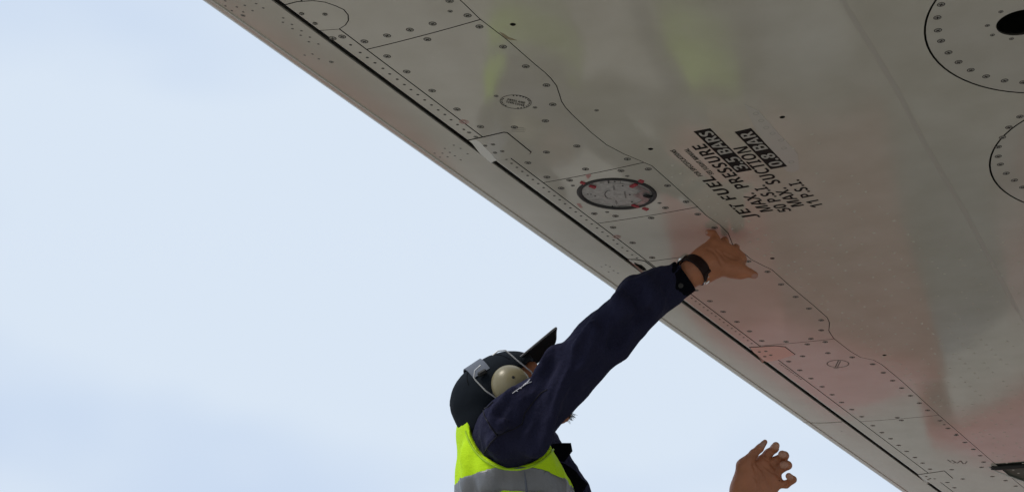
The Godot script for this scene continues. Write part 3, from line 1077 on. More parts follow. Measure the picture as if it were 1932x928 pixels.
func wing_print(wing: Node, skin: Node) -> void:
	# doubler plate beside the lettering
	var d := fix(poly([[1405, 196], [1432, 209], [1470, 252], [1506, 290], [1509, 318], [1500, 324], [1486, 323], [1455, 286], [1424, 240]]))
	var dp := plate("doubler_plate", d, [], M.doubler, wing, 0.0, 0.0007, 0.001)
	dp.mesh.surface_set_material(1, M.doubler)
	var rm := MB.new()
	for q in [[1427, 213.5], [1437, 227], [1446.5, 240], [1458.5, 251], [1474.7, 264], [1480, 279], [1494, 305]]:
		var p := W2(q[0], q[1])
		rm.lathe([[0.0062, 0.0006], [0.0058, 0.0010], [0.0050, 0.0010], [0.0047, 0.0006]], Transform3D(flat_basis(p), on_wing(p)), 14)
	put(rm.done(), "fastener_rings", M.sealant, dp)
	# stencils
	letters("JET FUEL", [1436, 409], [1351.5, 330], [-31, 4.5], skin, M.ink)
	letters("MAX.", [1460.5, 397], [1422.5, 363], [-24.3, 3.4], skin, M.ink)
	letters("PRESSURE", [1415.5, 352], [1330, 270.5], [-24.7, 4.6], skin, M.ink)
	letters("50 P.S.I.", [1495, 397], [1443.5, 348], [-23.7, 3.8], skin, M.ink)
	letters("MAX.", [1519, 387], [1483.5, 353], [-24.2, 3.8], skin, M.ink)
	letters("SUCTION", [1475, 344.5], [1410, 275], [-26, 4.6], skin, M.ink)
	letters("11 P.S.I.", [1556, 388], [1508, 338], [-23.3, 4.6], skin, M.ink)
	letters("FOR SPECIFICATIONS", [1327, 331], [1273.5, 281.5], [-9, 1.9], skin, M.ink, 0.0005, 700)
	letters("SEE FLIGHT MANUAL", [1348, 328], [1299, 279.5], [-9, 2.0], skin, M.ink, 0.0005, 700)
	patch([[1391, 325.5], [1420, 320.5], [1340.5, 241.8], [1309, 247.8]], skin, "stencil_box", M.ink)
	letters("3.5 BARS", [1414, 316.5], [1341.5, 245.5], [-23.5, 4.4], skin, M.letter, 0.0009)
	patch([[1455, 318.5], [1486, 313], [1417.8, 241.7], [1387, 248.7]], dp, "stencil_box", M.ink, 0.0011)
	letters("0.8 BAR", [1480.5, 309.5], [1418.5, 245.8], [-24.5, 4.6], dp, M.letter, 0.0016)
	# round press-and-turn cover
	var panel := owner_of(W2(1000, 230), wing)
	var c := W2(973, 192)
	var m := MB.new()
	ring_on(c, [[0.0325, 0.0002], [0.0325, 0.0005], [0.0315, 0.0005], [0.0315, 0.0002]], m, 1, 1, 48)
	for k in 26:
		if k > 8 and k < 12 or k > 17 and k < 21: continue
		var a := TAU * k / 26
		var q := c + AFT * cos(a) * 0.0285 + SPAN * sin(a) * 0.0285
		m.box(Transform3D(flat_basis(q) * Basis(Vector3.UP, PI / 2 - a), on_wing(q, 0.0003)), Vector3(0.0032, 0.0003, 0.0026))
	put(m.done(), "cover_ring", M.ink, panel)
	letters("PRESS AND", [957, 189], [990, 195.6], [1.2, -3.6], panel, M.ink, 0.0005, 700)
	letters("TURN COVER", [954, 193], [989, 200.5], [1.2, -3.6], panel, M.ink, 0.0005, 700)
	# small notes under a screw, pale inspection rings
	var s := MB.new()
	for q in [[[965, 245], [992, 243.5]], [[965, 247.5], [990, 248]], [[975, 240.5], [988, 241]]]: stroke(q, 0.0012, 0.0004, s)
	put(s.done(), "small_print", M.ink_thin, panel)
	var pink := MB.new()
	for q in [[875, 229.5], [1164, 446.5]]:
		var p := W2(q[0], q[1])
		for r in [0.0105, 0.0075, 0.0045]:
			ring_on(p, [[r, 0.0001], [r, 0.0004], [r - 0.0012, 0.0004], [r - 0.0012, 0.0001]], pink, 1, 1, 24)
	put(pink.done(), "inspection_ring", M.pink_mark, panel)
	# crossed-out oval symbol
	var sp := owner_of(W2(1600, 700), wing)
	var ov := MB.new()
	var oc := []
	for k in 33: oc.append([1582 + 20.5 * cos(TAU * k / 32), 686 + 6.8 * sin(TAU * k / 32)])
	stroke(oc, 0.003, 0.0004, ov)
	stroke([[1577, 692.5], [1583, 680]], 0.003, 0.0004, ov)
	stroke([[1581, 692.5], [1587, 681]], 0.003, 0.0004, ov)
	stroke([[1574, 694.5], [1583, 695]], 0.003, 0.0004, ov)
	put(ov.done(), "oval_symbol", M.ink_thin, sp)
	# scuffed numerals on the far panel
	var nm := MB.new()
	for q in [[[1789, 867], [1796, 872]], [[1797, 868], [1805, 872], [1799, 874]], [[1807, 874], [1814, 869], [1819, 875]], [[1822, 875], [1826, 870]]]: stroke(q, 0.004, 0.0004, nm)
	put(nm.done(), "scuff_mark", M.ink_thin, owner_of(W2(1780, 860), wing))
	# oil smear at the joint
	patch([[942, 60], [950, 63], [960, 70], [976, 76], [962, 75], [952, 71]], wing, "oil_stain", M.oil, 0.0003)


# ------------------------------------------------------------------ people
const SKIN := Color(0.42, 0.160, 0.077)
const PAD := Color(0.50, 0.26, 0.18)

func colour_skin(m: MB, spots: Array, base := SKIN) -> void:   # spots: [centre, radius, colour]
	var n := FastNoiseLite.new()
	n.seed = 9
	n.frequency = 22.0
	for k in m.v.size():
		var p := m.v[k]
		var c := base * (1.0 + 0.22 * n.get_noise_3dv(p))
		for s in spots:
			var w: float = 1.0 - p.distance_to(s[0]) / s[1]
			if w > 0.0: c = c.lerp(s[2], smoothstep(0.0, 0.35, w))
		c.a = 1.0
		m.c.append(c)

func field_mesh(f: Field, cell: float) -> ArrayMesh:
	var m := MB.new()
	f.net(m, cell)
	return m.done()

# the head: T has its origin between the ears, x to the person's right, y up, z forward
func head_prims(f: Field, T: Transform3D) -> void:
	var s := T.basis.x.length()
	var B := T.basis.orthonormalized()
	var e := func(c: Vector3, r: Vector3, k: float, op: int) -> void: f.ell(T * c, B, r * s, k * s, op)
	var cp := func(a: Vector3, b: Vector3, ra: float, rb: float, k: float, op: int) -> void: f.cap(T * a, T * b, ra * s, rb * s, k * s, op)
	e.call(Vector3(0, 0.020, -0.018), Vector3(0.076, 0.076, 0.098), 0.02, 0)
	e.call(Vector3(0, -0.035, 0.030), Vector3(0.062, 0.078, 0.064), 0.03, 0)
	e.call(Vector3(0, -0.088, 0.086), Vector3(0.027, 0.026, 0.026), 0.03, 0)
	cp.call(Vector3(-0.030, 0.030, 0.078), Vector3(0.030, 0.030, 0.078), 0.014, 0.014, 0.02, 0)
	for x in [-1.0, 1.0]:
		cp.call(Vector3(0.052 * x, -0.02, 0.02), Vector3(0.036 * x, -0.082, 0.050), 0.020, 0.016, 0.03, 0)
		cp.call(Vector3(0.040 * x, -0.015, 0.068), Vector3(0.052 * x, -0.012, 0.040), 0.016, 0.012, 0.02, 0)
		e.call(Vector3(0.032 * x, 0.010, 0.097), Vector3(0.019, 0.012, 0.014), 0.012, 1)
		e.call(Vector3(0.012 * x, -0.036, 0.098), Vector3(0.009, 0.008, 0.012), 0.010, 0)
		e.call(Vector3(0.080 * x, -0.004, -0.012), Vector3(0.008, 0.032, 0.019), 0.010, 0)
		e.call(Vector3(0.088 * x, -0.002, -0.006), Vector3(0.006, 0.020, 0.010), 0.004, 1)
	cp.call(Vector3(0, 0.016, 0.090), Vector3(0, -0.030, 0.112), 0.0085, 0.0120, 0.012, 0)
	cp.call(Vector3(-0.018, -0.064, 0.085), Vector3(0.018, -0.064, 0.085), 0.0075, 0.0075, 0.010, 0)
	cp.call(Vector3(-0.015, -0.075, 0.083), Vector3(0.015, -0.075, 0.083), 0.0085, 0.0085, 0.010, 0)
	e.call(Vector3(0, -0.0692, 0.0945), Vector3(0.020, 0.0016, 0.006), 0.003, 1)
	cp.call(Vector3(0, -0.03, -0.035), Vector3(0, -0.15, -0.045), 0.054, 0.058, 0.03, 0)

func add_eyes(person: Node, T: Transform3D) -> void:
	var s := T.basis.x.length()
	for x in [-1.0, 1.0]:
		var m := ArrayMesh.new()
		var ball := MB.new()
		var iris := MB.new()
		var prof := []
		for k in 9: prof.append([0.0118 * sin(PI * k / 8.0) + 0.00001, -0.0118 * cos(PI * k / 8.0)])
		var tt := T * Transform3D(Basis(Vector3.RIGHT, PI / 2), Vector3(0.032 * x, 0.009, 0.0785))
		ball.lathe(prof, tt, 14)
		iris.lathe([[0.0055, 0.0106], [0.0040, 0.0118], [0.0001, 0.0124]], tt, 12)
		ball.add_to(m, M.eye_white)
		iris.add_to(m, M.hair)
		put(m, "eye", null, person)

# a cap with visor; the same head frame
func add_cap(person: Node, T: Transform3D, tilt: float) -> void:
	var s := T.basis.x.length()
	var B := T.basis.orthonormalized()
	var f := Field.new()
	f.noise = FastNoiseLite.new()
	f.noise.seed = 2
	f.noise.frequency = 9.0
	f.amp = 0.0035
	f.ell(T * Vector3(0, 0.024, -0.026), B, Vector3(0.092, 0.086, 0.112) * s, 0.01)
	f.ell(T * Vector3(0, 0.040, 0.028), B, Vector3(0.080, 0.052, 0.062) * s, 0.04)
	f.cap(T * Vector3(-0.03, -0.030, -0.092), T * Vector3(0.03, -0.030, -0.092), 0.038 * s, 0.038 * s, 0.04)
	f.half(T * Vector3(0, 0.036, 0.06), B * Vector3(0, -0.89, 0.40), 0.006)
	var cap_ := put(field_mesh(f, 0.0045), "cap", M.capcloth, person)
	# panel seams over the crown and the button
	var sm := MB.new()
	for a in [PI / 2, PI / 2 + PI / 3, PI / 2 - PI / 3]:
		var path := []
		for k in 19:
			var b := lerpf(-1.25, 1.25, k / 18.0)
			var q := Vector3(sin(b) * cos(a) * 0.0955, 0.026 + cos(b) * 0.0915, -0.026 + sin(b) * sin(a) * 0.1155)
			if (q - Vector3(0, 0.036, 0.06)).dot(Vector3(0, -0.89, 0.40)) > -0.004: continue
			var mid := T * Vector3(0, 0.02, -0.026)
			var way := (T * q - mid).normalized()
			var d := 0.22
			for i in 40: d -= f.value(mid + way * d, f.prims) * 0.7
			path.append(mid + way * d)
		if path.size() > 2: sm.tube(path, 0.0011 * s, 5)
	sm.tube([T * Vector3(0, 0.108, -0.026), T * Vector3(0, 0.1145, -0.026)], 0.006 * s, 8, 0.004)
	var so := put(sm.done(), "cap_seams", M.visor, cap_)
	so.set_meta("kind", "stuff")
	# visor: a stiff curved plate, thick at the edge
	var v := MB.new()
	var edge := MB.new()
	var P := func(u: float, w: float, h: float) -> Vector3:
		var x := 0.070 * u
		var z0 := 0.030 + 0.055 * sqrt(maxf(0.0, 1.0 - u * u * 0.96))
		var z1 := 0.176 - 0.030 * pow(absf(u), 5.0)
		var z := lerpf(z0, z1, w)
		return T * Vector3(x, 0.058 + tilt * (z - 0.036) - 0.010 * u * u + h, z)
	var nu := 18
	for i in nu:
		for j in 6:
			var u0 := -1.0 + 2.0 * i / nu
			var u1 := -1.0 + 2.0 * (i + 1) / nu
			var w0 := j / 6.0
			var w1 := (j + 1) / 6.0
			v.quad(P.call(u0, w0, 0), P.call(u1, w0, 0), P.call(u1, w1, 0), P.call(u0, w1, 0), B * Vector3(0, -1, 0.1))
			v.quad(P.call(u0, w0, 0.0035), P.call(u1, w0, 0.0035), P.call(u1, w1, 0.0035), P.call(u0, w1, 0.0035), B * Vector3(0, 1, -0.1))
	var rim := []
	for j in 7: rim.append(P.call(-1.0, j / 6.0, 0.0018))
	for i in nu + 1: rim.append(P.call(-1.0 + 2.0 * i / nu, 1.0, 0.0018))
	for j in 7: rim.append(P.call(1.0, 1.0 - j / 6.0, 0.0018))
	edge.tube(rim, 0.0024 * s, 6)
	put(v.done(), "visor", M.visor, cap_)
	put(edge.done(), "visor_edge", M.visor_edge, cap_)

func add_muffs(person: Node, T: Transform3D, spec: Array) -> void:
	var s := T.basis.x.length()
	var B := T.basis.orthonormalized()
	for x in [1.0, -1.0]:
		var f := Field.new()
		f.ell(T * Vector3(0.094 * x, -0.002, 0.002), B, Vector3(0.036, 0.049, 0.0445) * s, 0.01)
		f.half(T * Vector3(0.088 * x, 0, 0), B * Vector3(-x, 0, 0), 0.006)
		var cup := put(field_mesh(f, 0.003), "ear_cup", M.khaki, person)
		var g := Field.new()
		g.ell(T * Vector3(0.083 * x, -0.002, 0.002), B, Vector3(0.016, 0.053, 0.048) * s, 0.01)
		put(field_mesh(g, 0.004), "ear_cushion", M.black_plastic, cup)
		if x > 0.0:
			var d := MB.new()
			var t2 := T * Transform3D(Basis(Vector3.FORWARD, PI / 2), Vector3(0.1285, 0.002, 0.010))
			d.lathe([[0.0036, -0.004], [0.0036, 0.0012], [0.0001, 0.0014]], t2, 10)
			put(d.done(), "vent_hole", M.black_plastic, cup)
			var w := MB.new()
			for path in spec: w.tube(path, 0.0017, 7)
			put(w.done(), "wire_frame", M.wire, cup)
	# cloth band over the crown
	var m := MB.new()
	var n := 26
	for k in n:
		var pts := []
		for j in [k, k + 1]:
			var a := lerpf(0.40, PI - 0.40, j / float(n))
			var dir := Vector3(cos(a), sin(a), 0)
			for z in [-0.062, -0.018]:
				var sc := sqrt(1.0 - pow((z + 0.026) / 0.125, 2))
				for h in [0.0, 0.003]: pts.append(T * (Vector3(0, 0.026, z) + Vector3(dir.x * (0.0915 + h), dir.y * (0.0868 + h), 0) * sc))
		var a2 := lerpf(0.40, PI - 0.40, (k + 0.5) / n)
		var nn := B * Vector3(cos(a2), sin(a2), 0)
		m.quad(pts[1], pts[5], pts[7], pts[3], nn)
		m.quad(pts[0], pts[1], pts[5], pts[4], B * Vector3(0, 0, -1))
		m.quad(pts[2], pts[3], pts[7], pts[6], B * Vector3(0, 0, 1))
	var band := put(m.done(), "head_band", M.strap, person)
	if spec.size():
		var c := MB.new()
		c.box(T * Transform3D(Basis(Vector3.BACK, -0.45), Vector3(0.0925, 0.058, -0.040)), Vector3(0.010, 0.012, 0.022), 0.003)
		put(c.done(), "band_clip", M.black_plastic, band)

func add_hair(person: Node, T: Transform3D) -> void:
	var s := T.basis.x.length()
	var B := T.basis.orthonormalized()
	var f := Field.new()
	f.noise = FastNoiseLite.new()
	f.noise.seed = 6
	f.noise.frequency = 90.0
	f.amp = 0.003
	f.ell(T * Vector3(0, 0.018, -0.022), B, Vector3(0.080, 0.078, 0.102) * s, 0.01)
	f.ell(T * Vector3(0, -0.050, -0.085), B, Vector3(0.052, 0.040, 0.030) * s, 0.02)
	f.half(T * Vector3(0, 0, -0.012), B * Vector3(0, -0.25, 1), 0.006)
	f.half(T * Vector3(0, -0.085, 0), B * Vector3(0, -1, 0), 0.01)
	put(field_mesh(f, 0.005), "hair", M.hair, person)

func relaxed_hand(f: Field, wrist: Vector3, down: Vector3, side: Vector3, spots: Array) -> void:   # side: from little finger to thumb
	var palm := down.cross(side).normalized()
	f.cap(wrist, wrist + down * 0.03, 0.027, 0.026)
	for k in 4:
		var root := wrist + down * (0.085 + 0.008 * sin(k * 1.0)) + side * (0.030 - 0.020 * k)
		f.cap(wrist + down * 0.025 + side * (0.016 - 0.011 * k), root, 0.017, 0.0125, 0.02)
		var l: float = [0.072, 0.080, 0.074, 0.058][k]
		var k1 := root + down * l * 0.45 + palm * 0.010
		var k2 := k1 + down * l * 0.30 + palm * 0.014
		var k3 := k2 + down * l * 0.20 + palm * 0.016
		f.cap(root, k1, 0.0098, 0.0090, 0.006)
		f.cap(k1, k2, 0.0088, 0.0080, 0.004)
		f.cap(k2, k3, 0.0080, 0.0070, 0.004)
	var t0 := wrist + down * 0.030 + side * 0.020
	var t1 := wrist + down * 0.068 + side * 0.046 + palm * 0.012
	f.cap(t0, t1, 0.018, 0.012, 0.015)
	f.cap(t1, t1 + down * 0.030 + side * 0.010 + palm * 0.006, 0.0110, 0.0085, 0.006)

func boots(person: Node, ankles: Array, fwd: Vector3, floor_y: float) -> void:
	for a in ankles:
		var f := Field.new()
		var b := Vector3(a.x, floor_y, a.z)
		f.cap(a + Vector3(0, 0.10, 0), b + Vector3(0, 0.08, 0) - fwd * 0.01, 0.058, 0.056, 0.02)
		f.cap(b + Vector3(0, 0.05, 0) - fwd * 0.035, b + Vector3(0, 0.045, 0) + fwd * 0.13, 0.046, 0.044, 0.02)
		f.half(b, Vector3.DOWN)
		var o := put(field_mesh(f, 0.011), "boot", M.boot, person)
		var sole := MB.new()
		sole.box(Transform3D(Basis.looking_at(-fwd, Vector3.UP), b + fwd * 0.045 + Vector3(0, 0.012, 0)), Vector3(0.098, 0.024, 0.27), 0.008)
		put(sole.done(), "sole", M.rubber, o)

func vest_strip(body: Field, y0: float, y1: float, person: Node, cell: float, called := "reflective_band") -> void:
	var f := Field.new()
	f.prims = body.prims.duplicate()
	f.grow = body.grow + 0.0022
	f.noise = body.noise; f.amp = body.amp; f.warp = body.warp
	f.half(Vector3(0, y1, 0), Vector3.UP, 0.001)
	f.half(Vector3(0, y0, 0), Vector3.DOWN, 0.001)
	put(field_mesh(f, cell), called, M.reflective, person)

func fold_noise(seed_: int, freq: float, oct := 3) -> FastNoiseLite:
	var n := FastNoiseLite.new()
	n.seed = seed_
	n.frequency = freq
	n.fractal_octaves = oct
	return n

const DECK := 1.385

func build_worker() -> void:
	var hip := at(985, 1190, 4.46)
	var man := thing("person", Vector3(hip.x, DECK, hip.z), "man in navy jacket, yellow vest and cap touching the wing with his raised arm", "person")
	var R := cam_r
	var U := cam_u
	var Bk := -cam_f
	# head
	var t := deg_to_rad(30.0)
	var hs := 1.06
	var hz := Vector3(cos(t), sin(t), 0)
	var hy := Vector3(-sin(t), cos(t), 0)
	var hx := Vector3(0, 0, 1)
	# ear cup seen at (962, 718); the cup stands 0.11 m nearer than the middle of the head
	var cup := at(962, 721, 4.34)
	var T := Transform3D(Basis(hx, hy, hz) * hs, cup - hx * 0.115 * hs)
	# joints
	var sh_r := at(972, 802, 4.27)
	var sh_l := at(1010, 858, 4.60)
	var neck := at(936, 806, 4.45)
	var wr := at(1312, 511, 4.24)
	var el := at(1137, 643, 4.235)
	var el_l := at(1150, 1080, 4.60)
	var wr_l := at(1392, 966, 4.50)
	var chest := at(972, 905, 4.45)
	var waist := at(978, 1065, 4.45)
	var side := Vector3(0, 0, 1)
	# ---- body: one skin
	var skin := Field.new()
	skin.cap(neck, T * Vector3(0, -0.06, -0.035), 0.060, 0.056, 0.03)
	skin.ell(chest - Vector3(0.02, 0.03, 0), Basis.IDENTITY, Vector3(0.088, 0.165, 0.155), 0.04)
	skin.ell(waist, Basis.IDENTITY, Vector3(0.105, 0.22, 0.145), 0.06)
	skin.ell(hip, Basis.IDENTITY, Vector3(0.112, 0.14, 0.160), 0.06)
	skin.cap(neck, sh_r + cam_f * 0.03, 0.050, 0.044, 0.04).cap(neck, sh_l, 0.050, 0.048, 0.04)
	skin.cap(sh_r + cam_f * 0.02, el + cam_f * 0.01, 0.044, 0.040, 0.02).cap(el + cam_f * 0.01, wr, 0.040, 0.029, 0.02)
	skin.cap(sh_l, el_l, 0.056, 0.046, 0.02).cap(el_l, wr_l, 0.045, 0.030, 0.02)
	var ankles := []
	var legs := []
	for s in [1.0, -1.0]:
		var h := hip + Vector3(0, -0.06, 0.095 * s)
		var an := Vector3(hip.x + 0.03 + 0.09 * s, DECK + 0.09, hip.z + 0.13 * s)
		var kn := (h + an) * 0.5 + Vector3(0.05, 0.02, 0)
		skin.cap(h, kn, 0.080, 0.052, 0.03).cap(kn, an, 0.050, 0.036, 0.02)
		legs.append([h, kn, an])
		ankles.append(an)
	var body := MB.new()
	skin.net(body, 0.014)
	var hd := Field.new()
	head_prims(hd, T)
	hd.net(body, 0.0036)
	# right hand: palm towards the camera, fingers bent away up to the skin of the wing, thumb to the right
	var rh := Field.new()
	rh.noise = fold_noise(71, 120.0, 2)
	rh.amp = 0.0006
	rh.cap(at(1278, 537, 4.24), at(1318, 507, 4.24), 0.031, 0.0295, 0.02)
	rh.cap(at(1318, 506, 4.24), at(1336, 484, 4.243), 0.026, 0.022, 0.03)
	rh.cap(at(1334, 484, 4.243), at(1346, 464, 4.248), 0.022, 0.0145, 0.03)
	rh.cap(at(1330, 500, 4.243), at(1366, 470, 4.252), 0.021, 0.0150, 0.03)
	rh.cap(at(1332, 504, 4.243), at(1384, 480, 4.252), 0.021, 0.0150, 0.03)
	rh.cap(at(1334, 506, 4.240), at(1397, 492, 4.250), 0.022, 0.0140, 0.03)
	rh.cap(at(1350, 499, 4.228), at(1388, 507, 4.226), 0.014, 0.0175, 0.025)
	rh.cap(at(1380, 510, 4.226), at(1398, 514, 4.226), 0.0165, 0.0150, 0.012)
	# thumb
	rh.cap(at(1388, 507, 4.226), at(1404, 513, 4.226), 0.0170, 0.0118, 0.014)
	rh.cap(at(1403, 512.5, 4.226), at(1415, 515, 4.224), 0.0112, 0.0100, 0.006)
	rh.cap(at(1415, 515, 4.224), at(1424, 519, 4.222), 0.0102, 0.0092, 0.004)
	# little finger hooking back to the left
	rh.cap(at(1347, 463, 4.248), at(1350, 450, 4.262), 0.0128, 0.0105, 0.012)
	rh.cap(at(1350, 450, 4.262), at(1346, 441, 4.268), 0.0100, 0.0090, 0.005)
	rh.cap(at(1346, 441, 4.268), at(1336, 439, 4.268), 0.0090, 0.0072, 0.004)
	# ring, middle and index finger, seen end on
	rh.cap(at(1362, 468, 4.250), at(1367, 457, 4.278), 0.0125, 0.0112, 0.005)
	rh.cap(at(1367, 457, 4.278), at(1368, 453, 4.305), 0.0108, 0.0092, 0.003)
	rh.cap(at(1380, 477, 4.252), at(1387, 471, 4.280), 0.0130, 0.0118, 0.005)
	rh.cap(at(1387, 471, 4.280), at(1389, 467, 4.310), 0.0112, 0.0095, 0.003)
	rh.cap(at(1396, 490, 4.250), at(1399, 488, 4.285), 0.0130, 0.0108, 0.010)
	rh.cap(at(1399, 488, 4.285), at(1400, 484, 4.322), 0.0104, 0.0086, 0.004)
	# creases of the palm
	crease(rh, [[1336, 469], [1344, 472], [1352, 480], [1358, 490], [1363, 500]], 0.0026)
	crease(rh, [[1366, 478], [1376, 484], [1390, 489]], 0.0018)
	crease(rh, [[1352, 471], [1362, 480], [1372, 492]], 0.0016)
	crease(rh, [[1322, 480], [1334, 496], [1340, 514]], 0.0014)
	rh.net(body, 0.0025)
	# left hand: open palm towards the camera, fingers curled, thumb to the left
	var lh := Field.new()
	lh.noise = fold_noise(72, 120.0, 2)
	lh.amp = 0.0006
	lh.cap(wr_l, at(1414, 925, 4.50), 0.031, 0.030, 0.02)
	lh.cap(at(1408, 925, 4.50), at(1437, 872, 4.50), 0.027, 0.0145, 0.03)
	lh.cap(at(1420, 920, 4.50), at(1450, 880, 4.50), 0.026, 0.0150, 0.03)
	lh.cap(at(1430, 925, 4.50), at(1460, 893, 4.50), 0.026, 0.0145, 0.03)
	lh.cap(at(1438, 935, 4.50), at(1465, 912, 4.497), 0.026, 0.0135, 0.03)
	# ball of the thumb and thumb
	lh.cap(at(1402, 922, 4.488), at(1405, 882, 4.482), 0.026, 0.0195, 0.03)
	lh.cap(at(1404, 877, 4.482), at(1423, 856, 4.476), 0.0150, 0.0108, 0.014)
	lh.cap(at(1423, 856, 4.476), at(1434, 846, 4.474), 0.0106, 0.0100, 0.005)
	lh.cap(at(1434, 846, 4.474), at(1444, 834, 4.474), 0.0100, 0.0066, 0.004)
	var tips := []
	for q in [
		[[1436, 872, 4.500], [1450, 856, 4.492], [1462, 846, 4.480], [1464.5, 841, 4.466], 0.0116],
		[[1450, 881, 4.500], [1466, 869, 4.494], [1481, 860, 4.480], [1476.5, 857, 4.464], 0.0118],
		[[1460, 893, 4.500], [1474, 884, 4.494], [1487, 878, 4.478], [1479, 877, 4.464], 0.0116],
		[[1465, 913, 4.497], [1484, 914, 4.492], [1497, 905, 4.482], [1489, 898, 4.472], 0.0098],
	]:
		var j := []
		for i in 4: j.append(at(q[i][0], q[i][1], q[i][2]))
		var r: float = q[4]
		lh.cap(j[0], j[1], r * 1.10, r, 0.006)
		lh.cap(j[1], j[2], r * 0.98, r * 0.95, 0.003)
		lh.cap(j[2], j[3], r * 0.95, r * 0.84, 0.003)
		# crease at the middle joint, on the palm side
		lh.cap(j[1] + Bk * r * 1.25 + U * 0.008 - R * 0.005, j[1] + Bk * r * 1.25 - U * 0.006 + R * 0.006, 0.0030, 0.0030, 0.004, 1)
		tips.append([j[3] + Bk * 0.008, 0.015, PAD])
	# lines of the palm
	crease(lh, [[1421, 874], [1426, 886], [1430, 900], [1431, 915], [1430, 930]], 0.0026)
	crease(lh, [[1430, 876], [1440, 888], [1448, 902], [1456, 924]], 0.0024)
	crease(lh, [[1444, 880], [1456, 889], [1468, 897]], 0.0018)
	crease(lh, [[1424, 900], [1434, 910], [1437, 926]], 0.0014)
	crease(lh, [[1451, 843.5], [1454, 849], [1458, 854]], 0.0030)
	crease(lh, [[1437, 859], [1444, 864], [1450, 868.5]], 0.0026)
	crease(lh, [[1455, 874], [1461, 880], [1464, 884]], 0.0026)
	crease(lh, [[1464, 888], [1467, 893], [1470, 899]], 0.0028)
	crease(lh, [[1485, 909], [1486, 915], [1488, 922]], 0.0026)
	crease(lh, [[1494, 898], [1491, 902], [1489, 906]], 0.0020)
	lh.net(body, 0.0025)
	var spots := [[at(1331, 439, 4.262), 0.008, Color(0.45, 0.27, 0.22)], [at(1425, 522, 4.215), 0.009, Color(0.42, 0.22, 0.17)], [at(1439, 837, 4.468), 0.011, Color(0.42, 0.24, 0.18)]]
	spots.append_array(tips)
	spots.append([T * Vector3(0, -0.069, 0.095), 0.03, Color(0.24, 0.085, 0.065)])
	colour_skin(body, spots)
	put(body.done(), "body", M.skin, man)
	add_eyes(man, T)
	add_hair(man, T)
	add_cap(man, T, 0.20)
	var wd := 4.325
	add_muffs(man, T, [
		[at(929, 670.5, wd), at(940, 662, wd), at(954, 661, wd), at(976, 680, wd), at(1003, 702, wd + 0.01), at(1006, 712, wd + 0.02)],
		[at(907, 689, wd), at(895.6, 699, wd), at(894, 712.5, wd), at(896, 716, wd), at(916, 737, wd), at(938, 753, wd + 0.01), at(944, 750, wd + 0.03)]])
	# beard on the chin, thin hairs
	var rng := RandomNumberGenerator.new()
	rng.seed = 3
	var bd := MB.new()
	for k in 90:
		var a := rng.randf_range(-1.0, 1.0)
		var b := rng.randf()
		var root := Vector3(0.032 * a, -0.090 - 0.020 * (1.0 - a * a) + 0.010 * b, 0.092 - 0.035 * a * a + 0.012 * b)
		var d := Vector3(0.25 * a + rng.randf_range(-0.3, 0.3), -1.0, 0.75 + rng.randf_range(-0.4, 0.4)).normalized() * rng.randf_range(0.008, 0.020)
		bd.tube([T * root, T * (root + d * 0.6 + Vector3(0, 0, 0.002)), T * (root + d)], 0.0008, 3, 0.0003)
	var bo := put(bd.done(), "beard", M.hair, man)
	bo.set_meta("kind", "stuff")
	# ---- jacket
	var torso := Field.new()
	torso.ell(chest, Basis.IDENTITY, Vector3(0.136, 0.205, 0.185), 0.05)
	torso.ell(waist, Basis.IDENTITY, Vector3(0.128, 0.23, 0.168), 0.07)
	torso.ell(hip + Vector3(0, 0.05, 0), Basis.IDENTITY, Vector3(0.130, 0.12, 0.180), 0.06)
	torso.cap(neck, at(966, 815, 4.30), 0.066, 0.070, 0.05).cap(neck, at(990, 842, 4.58), 0.066, 0.072, 0.05)
	var jk := Field.new()
	jk.prims = torso.prims.duplicate()
	jk.half(at(1045, 853, 4.40) - (R * 0.877 + U * 0.48) * 0.013, R * 0.877 + U * 0.48, 0.03)
	jk.noise = fold_noise(20, 1.0, 3)
	# folds run along the arm and down from the shoulder
	var along := (R * 0.45 + U * 0.89).normalized()
	var across := along.cross(Bk).normalized()
	jk.warp = Basis.from_scale(Vector3(19.0, 3.6, 12.0)) * Basis(across, along, Bk).inverse()
	jk.amp = 0.010
	jk.noise2 = fold_noise(23, 16.0, 2)
	jk.amp2 = 0.003
	jk.cap(at(974, 804, 4.285), at(1052, 734, 4.262), 0.079, 0.061, 0.025)
	jk.cap(at(1052, 734, 4.262), el, 0.061, 0.065, 0.012)
	jk.cap(el, at(1209, 575, 4.238), 0.066, 0.0585, 0.012)
	jk.cap(at(1209, 575, 4.238), at(1257, 546, 4.24), 0.0585, 0.047, 0.012)
	jk.cap(at(1257, 546, 4.24), at(1287, 525, 4.24), 0.046, 0.0385, 0.01)
	jk.cap(at(1196, 545, 4.25), at(1232, 530, 4.25), 0.034, 0.024, 0.03)
	jk.cap(sh_l, el_l, 0.076, 0.068, 0.05).cap(el_l, at(1362, 984, 4.515), 0.066, 0.044, 0.03)
	# cloth folds that hang from the raised shoulder
	for q in [
		[[[1054, 668], [1047, 690], [1030, 715], [1010, 752], [999, 800], [994, 850]], 0.012], [[[1078, 650], [1064, 700], [1042, 748], [1024, 800], [1012, 850]], 0.010],
		[[[990, 735], [981, 765], [975, 795]], 0.009], [[[968, 742], [955, 770], [949, 800]], 0.008],
		[[[935, 770], [940, 800]], 0.007], [[[935, 835], [944, 862]], 0.007], [[[1120, 625], [1105, 655], [1088, 690]], 0.008], [[[1170, 565], [1185, 590], [1190, 615]], 0.007], [[[1225, 530], [1232, 560], [1240, 585]], 0.006],
	]:
		var pts := drape(jk, q[0])
